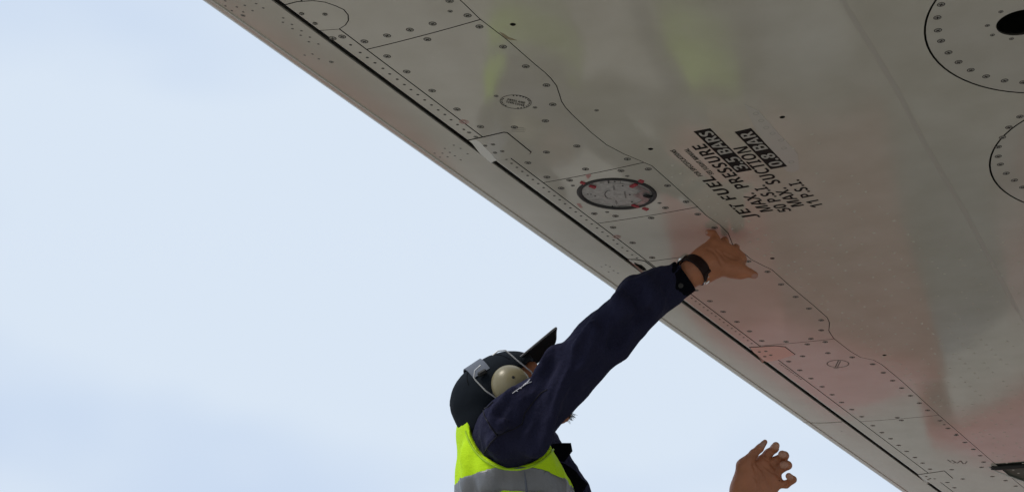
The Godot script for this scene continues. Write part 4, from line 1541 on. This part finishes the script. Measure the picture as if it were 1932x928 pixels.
		for k in pts.size() - 1:
			if (pts[k] as Vector3).distance_to(pts[k + 1]) < 0.04: jk.cap(pts[k] + cam_f * q[1] * 0.35, pts[k + 1] + cam_f * q[1] * 0.35, q[1] * 0.85, q[1] * 0.85, 0.03)
	for q in [
		[[[1038, 660], [1034, 686], [1019, 716], [1000, 752], [989, 800]], 0.008], [[[1064, 655], [1056, 694], [1036, 740], [1016, 790], [1004, 845]], 0.008],
		[[[990, 706], [981, 735], [971, 765], [966, 790]], 0.007], [[[1016, 690], [1008, 706], [996, 728]], 0.006], [[[958, 752], [947, 780]], 0.006], [[[1108, 622], [1094, 655], [1076, 690]], 0.006], [[[1222, 592], [1190, 614], [1158, 650]], 0.006],
	]:
		var pts := drape(jk, q[0])
		for k in pts.size() - 1:
			if (pts[k] as Vector3).distance_to(pts[k + 1]) < 0.04: jk.cap(pts[k] - cam_f * 0.002, pts[k + 1] - cam_f * 0.002, q[1], q[1], 0.022, 1)
	jk.half(at(1288, 524, 4.24), R * 0.80 + U * 0.52 + Bk * -0.15, 0.003)
	jk.ell(T * Vector3(0, -0.02, 0), Basis.IDENTITY, Vector3(0.10, 0.10, 0.10), 0.02, 1)
	var jacket := put(field_mesh(jk, 0.0058), "jacket", M.navy, man)
	# cuff with its button
	var ax := (R * 0.80 + U * 0.58).normalized()
	var cf := MB.new()
	var cc := at(1283, 528, 4.24)
	var e1 := (R * 0.58 - U * 0.80).normalized()
	var e2 := e1.cross(ax).normalized()
	cf.lathe([[0.036, 0.016], [0.0405, 0.0165], [0.0425, 0.014], [0.0430, -0.030], [0.0395, -0.031]], Transform3D(Basis(e1, ax, e2), cc), 28, 1.0, 1.0)
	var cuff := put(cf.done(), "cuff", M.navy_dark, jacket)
	var bt := MB.new()
	bt.lathe([[0.0060, 0.0], [0.0060, 0.0016], [0.0045, 0.0020], [0.0001, 0.0014]], Transform3D(Basis(e1, Bk, e1.cross(Bk)), at(1285, 539, 4.198)), 14)
	put(bt.done(), "button", M.black_plastic, cuff)
	var tab := MB.new()
	var tb := PackedVector2Array()
	extrude_px([[1288, 528], [1296, 535], [1299.5, 545], [1293, 553.5], [1284, 549], [1278, 538]], 4.206, 0.004, tab)
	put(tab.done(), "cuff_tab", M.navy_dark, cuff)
	# seams, laid on the cloth
	var sm := MB.new()
	for q in [
		[[911, 772], [914, 786], [924, 802], [938, 823]], [[938, 823], [955, 815], [972, 808], [985, 800]], [[938, 823], [925, 836], [912, 856]],
		[[985, 800], [990, 780], [1003, 762], [1020, 742], [1032, 735]], [[911, 772], [921, 767], [930, 758]],
	]:
		sm.tube(drape(jk, q), 0.0016, 6)
	put(sm.done(), "seam", M.seam, jacket)
	# embroidered name strip, only its edge shows
	for q in [[[964, 735], [972, 729], [980, 724], [990, 717], [1000, 713]], [[970, 730], [974, 731]], [[976, 725], [981, 726]], [[984, 720], [996, 711]], [[987, 717], [991, 715], [997, 708]]]:
		var th := MB.new()
		var low := []
		for e in q: low.append([e[0] + 3, e[1] + 7])
		th.tube(drape(jk, low), 0.0010, 5)
		if th.v.size(): put(th.done(), "embroidery", M.white_thread, jacket)
	# collar
	var col := MB.new()
	var cn := neck + hy * 0.03
	col.lathe([[0.070, -0.035], [0.082, -0.03], [0.078, 0.016], [0.072, 0.016], [0.068, -0.035]], Transform3D(Basis(hz, hy, hz.cross(hy)), cn), 26)
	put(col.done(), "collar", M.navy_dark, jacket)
	for q in [[[[1040, 838], [1058, 835.5], [1077.5, 835.5], [1080.5, 851], [1064.5, 872], [1046, 866]], 4.47], [[[1050, 870], [1062, 873], [1078, 882], [1089, 891], [1094, 899], [1109.5, 913], [1100, 929], [1090, 945], [1060, 945]], 4.46]]:
		var fm := MB.new()
		extrude_px(q[0], q[1], 0.022, fm)
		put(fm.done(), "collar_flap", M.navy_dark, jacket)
	# ---- vest with armholes
	var vs := Field.new()
	vs.prims = torso.prims.duplicate()
	vs.grow = 0.013
	vs.noise = fold_noise(27, 1.0, 3)
	vs.warp = Basis.from_scale(Vector3(11.0, 4.0, 11.0))
	vs.amp = 0.006
	vs.half(at(1045, 853, 4.40), R * 0.877 + U * 0.48, 0.02)
	vs.half(hip + Vector3(0, -0.03, 0), Vector3.DOWN)
	vs.cap(at(969, 794, 4.05), at(969, 794, 4.36), 0.112, 0.108, 0.010, 1)
	vs.cap(at(1000, 850, 4.56), at(1000, 850, 4.95), 0.106, 0.110, 0.010, 1)
	vs.ell(neck + Vector3(0.03, 0.05, 0), Basis.IDENTITY, Vector3(0.105, 0.12, 0.105), 0.01, 1)
	vs.cap(neck + Vector3(0.06, 0.02, 0), at(1085, 905, 4.45), 0.05, 0.012, 0.01, 1)
	for q in [[[[884, 850], [892, 880], [890, 925]], -0.004], [[[905, 880], [920, 905], [925, 930]], -0.005]] :
		var pts := drape(vs, q[0])
		for k in pts.size() - 1:
			if (pts[k] as Vector3).distance_to(pts[k + 1]) < 0.04: vs.cap(pts[k] + cam_f * 0.02, pts[k + 1] + cam_f * 0.02, q[1], q[1], 0.03)
	var vest := put(field_mesh(vs, 0.0056), "vest", M.vest, man)
	var ybase := at(1000, 886.5, 4.27).y
	vest_strip(vs, ybase - 0.052, ybase, vest, 0.0052)
	vest_strip(vs, ybase - 0.29, ybase - 0.235, vest, 0.009)
	# bound edge of the near armhole, seams and folds of the vest
	var bind := MB.new()
	var bp := []
	for k in 23:
		var a := lerpf(3.35, 5.75, k / 22.0)
		bp.append([969 + cos(a) * 92.5, 794 - sin(a) * 92.5])
	bind.tube(drape(vs, bp), 0.0028, 6)
	put(bind.done(), "binding", M.vest_trim, vest)
	var vseam := MB.new()
	vseam.tube(drape(vs, [[989, 889], [992, 910], [994, 932]]), 0.0030, 5)
	put(vseam.done(), "vest_seam", M.strap, vest)
	# trousers and boots
	var tr := Field.new()
	tr.noise = fold_noise(29, 14.0, 3)
	tr.amp = 0.007
	tr.ell(hip, Basis.IDENTITY, Vector3(0.135, 0.15, 0.178), 0.05)
	for l in legs: tr.cap(l[0], l[1], 0.098, 0.074, 0.03).cap(l[1], l[2] + Vector3(0, -0.03, 0), 0.074, 0.066, 0.03)
	put(field_mesh(tr, 0.012), "trousers", M.trousers, man)
	boots(man, ankles, Vector3(1, 0, 0), DECK)
	build_watch(man)

func extrude_px(px: Array, depth: float, thick: float, m: MB) -> void:   # an outline standing across the view, with thickness
	var pl := PackedVector2Array()
	for q in px: pl.append(Vector2(q[0], q[1]))
	var mid := Vector2.ZERO
	for q in pl: mid += q / pl.size()
	var back := at(mid.x, mid.y, depth + thick) - at(mid.x, mid.y, depth)
	var n := pl.size()
	var fr := []
	var inner := []
	for q in pl:
		fr.append(at(q.x, q.y, depth + thick * 0.25))
		var s := q.lerp(mid, 0.10)
		inner.append(at(s.x, s.y, depth))
	var c := at(mid.x, mid.y, depth - 0.002)
	for k in n:
		var j := (k + 1) % n
		m.tri(c, inner[k], inner[j], -cam_f)
		var out_: Vector3 = ((fr[k] + fr[j]) * 0.5 - c).normalized()
		m.quad(inner[k], inner[j], fr[j], fr[k], (out_ - cam_f).normalized())
		m.quad(fr[k], fr[j], fr[j] + back, fr[k] + back, out_)
		m.tri(c + back * 1.3, fr[k] + back, fr[j] + back, cam_f)

func crease(f: Field, px: Array, r: float) -> void:
	var pts := drape(f, px)
	for k in pts.size() - 1:
		if (pts[k] as Vector3).distance_to(pts[k + 1]) < 0.02: f.cap(pts[k], pts[k + 1], r * 0.7, r * 0.7, 0.0045, 1)

func drape(f: Field, px: Array) -> Array:   # follows a line of the photograph over the cloth
	var out := []
	for k in px.size() - 1:
		var steps := 6
		for t in steps + (1 if k == px.size() - 2 else 0):
			var x := lerpf(px[k][0], px[k + 1][0], t / float(steps))
			var y := lerpf(px[k][1], px[k + 1][1], t / float(steps))
			var r := ray(x, y)
			var d := 3.9
			for i in 60:
				var e := f.value(EYE + r * d, f.prims)
				d += e * 0.8
				if absf(e) < 0.0005: break
			if d < 4.6: out.append(EYE + r * (d - 0.0006))
	return out

func build_watch(man: Node) -> void:
	var R := cam_r
	var U := cam_u
	var Bk := -cam_f
	var arm := (R * 0.78 + U * 0.62).normalized()
	var axis := (arm * 0.93 - Bk * 0.36).normalized()
	var e1 := (R * 0.62 - U * 0.78).normalized()
	var e2 := axis.cross(e1).normalized()
	if e2.dot(Bk) < 0.0: e2 = -e2
	var c := at(1314, 509, 4.237)
	var m := MB.new()
	var n := 44
	var P := func(a: float, w: float, h: float) -> Vector3:
		return c + e1 * cos(a) * (0.0350 + h) + e2 * sin(a) * (0.0400 + h) + axis * w
	for k in n:
		var a := TAU * k / n
		var b := TAU * (k + 1) / n
		var na := (e1 * cos(a) + e2 * sin(a)).normalized()
		var nb := (e1 * cos(b) + e2 * sin(b)).normalized()
		var w := 0.0125
		m.quad4(P.call(a, -w * 0.8, 0.0032), P.call(b, -w * 0.8, 0.0032), P.call(b, w * 0.8, 0.0032), P.call(a, w * 0.8, 0.0032), na, nb, nb, na)
		for s in [-1.0, 1.0]:
			m.quad4(P.call(a, w * 0.8 * s, 0.0032), P.call(b, w * 0.8 * s, 0.0032), P.call(b, w * s, 0.0018), P.call(a, w * s, 0.0018), na + axis * s, nb + axis * s, nb + axis * s, na + axis * s)
			m.quad(P.call(a, w * s, 0.0018), P.call(b, w * s, 0.0018), P.call(b, w * s, 0.0), P.call(a, w * s, 0.0), axis * s)
		m.quad4(P.call(a, -w, 0.0), P.call(b, -w, 0.0), P.call(b, w, 0.0), P.call(a, w, 0.0), -na, -nb, -nb, -na)
	var strap := put(m.done(), "watch_strap", M.leather, man)
	# buckle on the inner wrist, loose strap end, case on the far side
	var bk := MB.new()
	var a0 := 0.55
	var rim := []
	for q in [[-0.013, -0.10], [-0.013, 0.10], [-0.006, 0.22], [0.006, 0.22], [0.013, 0.10], [0.013, -0.10]]: rim.append(P.call(a0 - q[1], q[0], 0.0048))
	bk.tube(rim, 0.0030, 8)
	bk.tube([P.call(a0 + 0.25, 0, 0.0040), P.call(a0 - 0.24, 0, 0.0056)], 0.0013, 6)
	put(bk.done(), "buckle", M.steel, strap)
	var lp := MB.new()
	for a in [1.05]:
		lp.box(Transform3D(Basis(axis, (e1 * cos(a) + e2 * sin(a)).normalized(), axis.cross((e1 * cos(a) + e2 * sin(a)).normalized())), P.call(a, 0, 0.0040)), Vector3(0.0225, 0.003, 0.007), 0.001)
	put(lp.done(), "keeper_loop", M.leather, strap)
	var cs_ := MB.new()
	var a1 := PI + 0.55
	var cn := (e1 * cos(a1) + e2 * sin(a1)).normalized()
	cs_.lathe([[0.0165, -0.001], [0.0190, 0.001], [0.0190, 0.0065], [0.0165, 0.0088], [0.0, 0.0088]], Transform3D(Basis(axis, cn, axis.cross(cn)), P.call(a1, 0, 0.0015)), 28)
	put(cs_.done(), "watch_case", M.steel, strap)
	var en := MB.new()
	en.tube([at(1282, 494, 4.222), at(1290, 488, 4.215), at(1297, 483, 4.212)], 0.0022, 6)
	put(en.done(), "strap_end", M.leather, strap)

# ------------------------------------------------------------------ what stands below the frame and shows as reflections
func build_platform() -> void:
	var hip := at(985, 1190, 4.46)
	var o := thing("work_platform", Vector3(hip.x + 0.1, 0, hip.z), "grey steel work platform with ladder that the man stands on", "platform")
	var c := Vector3(hip.x + 0.1, DECK - 0.03, hip.z)
	var m := MB.new()
	m.box(Transform3D(Basis.IDENTITY, c), Vector3(1.5, 0.06, 1.0), 0.006)
	put(m.done(), "deck", M.grating, o)
	for x in [-0.7, 0.7]:
		for z in [-0.45, 0.45]:
			var l := MB.new()
			l.tube([Vector3(c.x + x, 0.0, c.z + z), Vector3(c.x + x, DECK - 0.06, c.z + z)], 0.025, 10)
			put(l.done(), "leg", M.grating, o)
	for z in [-0.45, 0.45]:
		var b := MB.new()
		b.tube([Vector3(c.x - 0.7, 0.25, c.z + z), Vector3(c.x + 0.7, DECK - 0.15, c.z + z)], 0.015, 8)
		put(b.done(), "brace", M.grating, o)
	for z in [-0.22, 0.22]:
		var r := MB.new()
		r.tube([Vector3(c.x - 1.25, 0, c.z + z), Vector3(c.x - 0.76, DECK - 0.02, c.z + z)], 0.02, 8)
		put(r.done(), "ladder_rail", M.grating, o)
	for k in 5:
		var s := MB.new()
		var f := (k + 0.6) / 5.4
		s.box(Transform3D(Basis.IDENTITY, Vector3(c.x - 1.25 + 0.49 * f, (DECK - 0.02) * f, c.z)), Vector3(0.12, 0.025, 0.46), 0.004)
		put(s.done(), "ladder_step", M.grating, o)

func wheel(o: Node, at_: Vector3, axis: Vector3, r: float) -> void:
	var b := Basis(axis.cross(Vector3.UP).normalized(), axis, axis.cross(axis.cross(Vector3.UP).normalized()))
	var ty := MB.new()
	ty.lathe([[r * 0.6, -0.13], [r * 0.93, -0.13], [r, -0.09], [r, 0.09], [r * 0.93, 0.13], [r * 0.6, 0.13]], Transform3D(b, at_), 30)
	var w := put(ty.done(), "wheel", M.tyre, o)
	var rm := MB.new()
	rm.lathe([[r * 0.6, 0.12], [r * 0.5, 0.05], [r * 0.2, 0.08], [0.001, 0.09]], Transform3D(b, at_), 24)
	put(rm.done(), "rim", M.white, w)

func build_truck() -> void:
	var p := Vector3(1.42, 0, -8.6)
	var o := thing("service_truck", p, "nearer red ramp service truck, parked beneath the wing behind the ground worker", "truck")
	var T := Transform3D(Basis(Vector3.UP, 0.22), p)
	var B := T.basis
	var bx := func(called: String, c: Vector3, size: Vector3, m: Material, bev := 0.02, parent: Node = null) -> MeshInstance3D:
		var mb := MB.new()
		mb.box(T * Transform3D(Basis.IDENTITY, c), size, bev)
		return put(mb.done(), called, m, parent if parent else o)
	bx.call("chassis", Vector3(1.4, 0.55, 0), Vector3(4.2, 0.22, 1.0), M.black_plastic)
	bx.call("equipment_body", Vector3(-0.15, 1.50, 0), Vector3(0.95, 1.62, 2.0), M.redpaint, 0.05)
	for k in 2: bx.call("locker_door", Vector3(-0.38 + 0.46 * k, 1.42, 1.005), Vector3(0.42, 1.2, 0.03), M.redpaint, 0.008)
	bx.call("flat_bed", Vector3(0.70, 0.80, 0), Vector3(0.75, 0.16, 2.0), M.grating)
	bx.call("equipment_box", Vector3(0.62, 1.35, 0), Vector3(0.5, 0.92, 1.8), M.bluebox, 0.04)
	# cab: floor, low doors, roof on four pillars, glass
	bx.call("cab_floor", Vector3(1.95, 0.80, 0), Vector3(1.7, 0.30, 2.1), M.redpaint, 0.04)
	bx.call("cab_roof", Vector3(1.85, 2.10, 0), Vector3(1.7, 0.14, 2.1), M.redpaint, 0.05)
	for x in [1.12, 2.60]:
		for z in [-0.98, 0.98]:
			bx.call("cab_pillar", Vector3(x, 1.50, z), Vector3(0.20, 1.12, 0.12), M.redpaint, 0.02)
	bx.call("windscreen", Vector3(2.61, 1.50, 0), Vector3(0.02, 1.08, 1.82), M.glass, 0.0)
	bx.call("seat", Vector3(1.7, 1.20, 0.4), Vector3(0.5, 0.5, 0.5), M.black_plastic, 0.06)
	bx.call("bonnet", Vector3(3.15, 0.98, 0), Vector3(0.9, 0.55, 1.9), M.redpaint, 0.08)
	bx.call("bumper", Vector3(3.62, 0.60, 0), Vector3(0.14, 0.22, 2.0), M.white, 0.03)
	for z in [-0.7, 0.7]:
		var hl := MB.new()
		hl.lathe([[0.10, 0.0], [0.10, 0.03], [0.07, 0.05], [0.001, 0.055]], T * Transform3D(Basis(Vector3.BACK, -PI / 2), Vector3(3.60, 1.0, z)), 20)
		put(hl.done(), "headlight", M.lampglass, o)
	for x in [-0.1, 2.9]:
		for z in [-0.95, 0.95]: wheel(o, T * Vector3(x, 0.45, z), B * Vector3(0, 0, signf(z)), 0.45)
	o.set_meta("group", "red ramp service trucks")
	var o2: Node3D = o.duplicate()
	o2.name = numbered("service_truck")
	add_child(o2)
	o2.position = Vector3(-2.7, 0, -12.6)
	o2.rotation.y = PI * 0.55
	o2.set_meta("label", "farther red ramp service truck, parked ahead of the wing's leading edge")

func build_ground_worker() -> void:
	var base := Vector3(0.84, 0, -6.5)
	var o := thing("person", base, "ground worker in yellow vest standing on the apron, mirrored in the wing", "person")
	var T := Transform3D(Basis.IDENTITY, base + Vector3(0, 1.62, 0.02))
	var hip := base + Vector3(0, 0.95, 0)
	var chest := base + Vector3(0, 1.27, 0)
	var waist := base + Vector3(0, 1.08, 0)
	var neck := base + Vector3(0, 1.47, -0.01)
	var skin := Field.new()
	var jk := Field.new()
	jk.noise = fold_noise(50, 10.0, 3)
	jk.amp = 0.008
	jk.ell(chest, Basis.IDENTITY, Vector3(0.185, 0.22, 0.125), 0.05).ell(waist, Basis.IDENTITY, Vector3(0.165, 0.22, 0.12), 0.06)
	var torso: Array[Prim] = jk.prims.duplicate()
	skin.ell(chest, Basis.IDENTITY, Vector3(0.165, 0.20, 0.105), 0.05).ell(hip, Basis.IDENTITY, Vector3(0.15, 0.15, 0.10), 0.06)
	skin.cap(neck, neck + Vector3(0, 0.09, 0.01), 0.06, 0.055, 0.02)
	var tr := Field.new()
	tr.noise = jk.noise
	tr.amp = 0.008
	tr.ell(hip, Basis.IDENTITY, Vector3(0.175, 0.15, 0.128), 0.05)
	var ankles := []
	var body := MB.new()
	var hands := Field.new()
	for s in [-1.0, 1.0]:
		var sh := base + Vector3(0.185 * s, 1.42, 0)
		var el := base + Vector3(0.265 * s, 1.14, -0.02)
		var wr := base + Vector3(0.275 * s, 0.90, 0.06)
		skin.cap(neck, sh, 0.055, 0.055, 0.03).cap(sh, el, 0.052, 0.044, 0.02).cap(el, wr, 0.042, 0.029, 0.02)
		jk.cap(neck, sh, 0.062, 0.07, 0.04).cap(sh, el, 0.07, 0.06, 0.03).cap(el, wr, 0.058, 0.042, 0.02)
		var h := hip + Vector3(0.09 * s, -0.05, 0)
		var an := base + Vector3(0.11 * s, 0.09, -0.02)
		var kn := base + Vector3(0.10 * s, 0.50, 0.02)
		skin.cap(h, kn, 0.08, 0.052, 0.03).cap(kn, an, 0.05, 0.036, 0.02)
		tr.cap(h, kn, 0.098, 0.072, 0.03).cap(kn, an + Vector3(0, -0.03, 0), 0.072, 0.064, 0.03)
		ankles.append(an)
		relaxed_hand(hands, wr, Vector3(0.0, -0.97, 0.24).normalized(), Vector3(0, 0.24, 0.97).normalized() * 1.0, [])
	skin.net(body, 0.016)
	var hd := Field.new()
	head_prims(hd, T)
	hd.net(body, 0.005)
	hands.net(body, 0.004)
	colour_skin(body, [[T * Vector3(0, -0.069, 0.095), 0.03, Color(0.24, 0.085, 0.065)]])
	put(body.done(), "body", M.skin, o)
	add_eyes(o, T)
	add_hair(o, T)
	add_cap(o, T, -0.25)
	put(field_mesh(jk, 0.011), "jacket", M.navy, o)
	var vs := Field.new()
	vs.prims = torso
	vs.grow = 0.014
	vs.noise = jk.noise
	vs.amp = 0.006
	vs.cap(neck + Vector3(0, -0.03, 0), base + Vector3(0.14, 1.42, 0), 0.062, 0.055, 0.03).cap(neck + Vector3(0, -0.03, 0), base + Vector3(-0.14, 1.42, 0), 0.062, 0.055, 0.03)
	vs.half(base + Vector3(0, 0.86, 0), Vector3.DOWN)
	vs.ell(neck + Vector3(0, 0.03, 0.05), Basis.IDENTITY, Vector3(0.085, 0.09, 0.10), 0.01, 1)
	for s in [-1.0, 1.0]: vs.cap(base + Vector3(0.21 * s, 1.38, 0), base + Vector3(0.4 * s, 1.36, 0), 0.10, 0.10, 0.01, 1)
	var vest := put(field_mesh(vs, 0.011), "vest", M.vest, o)
	vest_strip(vs, 1.00, 1.05, vest, 0.010)
	vest_strip(vs, 1.16, 1.21, vest, 0.010)
	put(field_mesh(tr, 0.012), "trousers", M.trousers, o)
	boots(o, ankles, Vector3(0, 0, 1), 0.0)
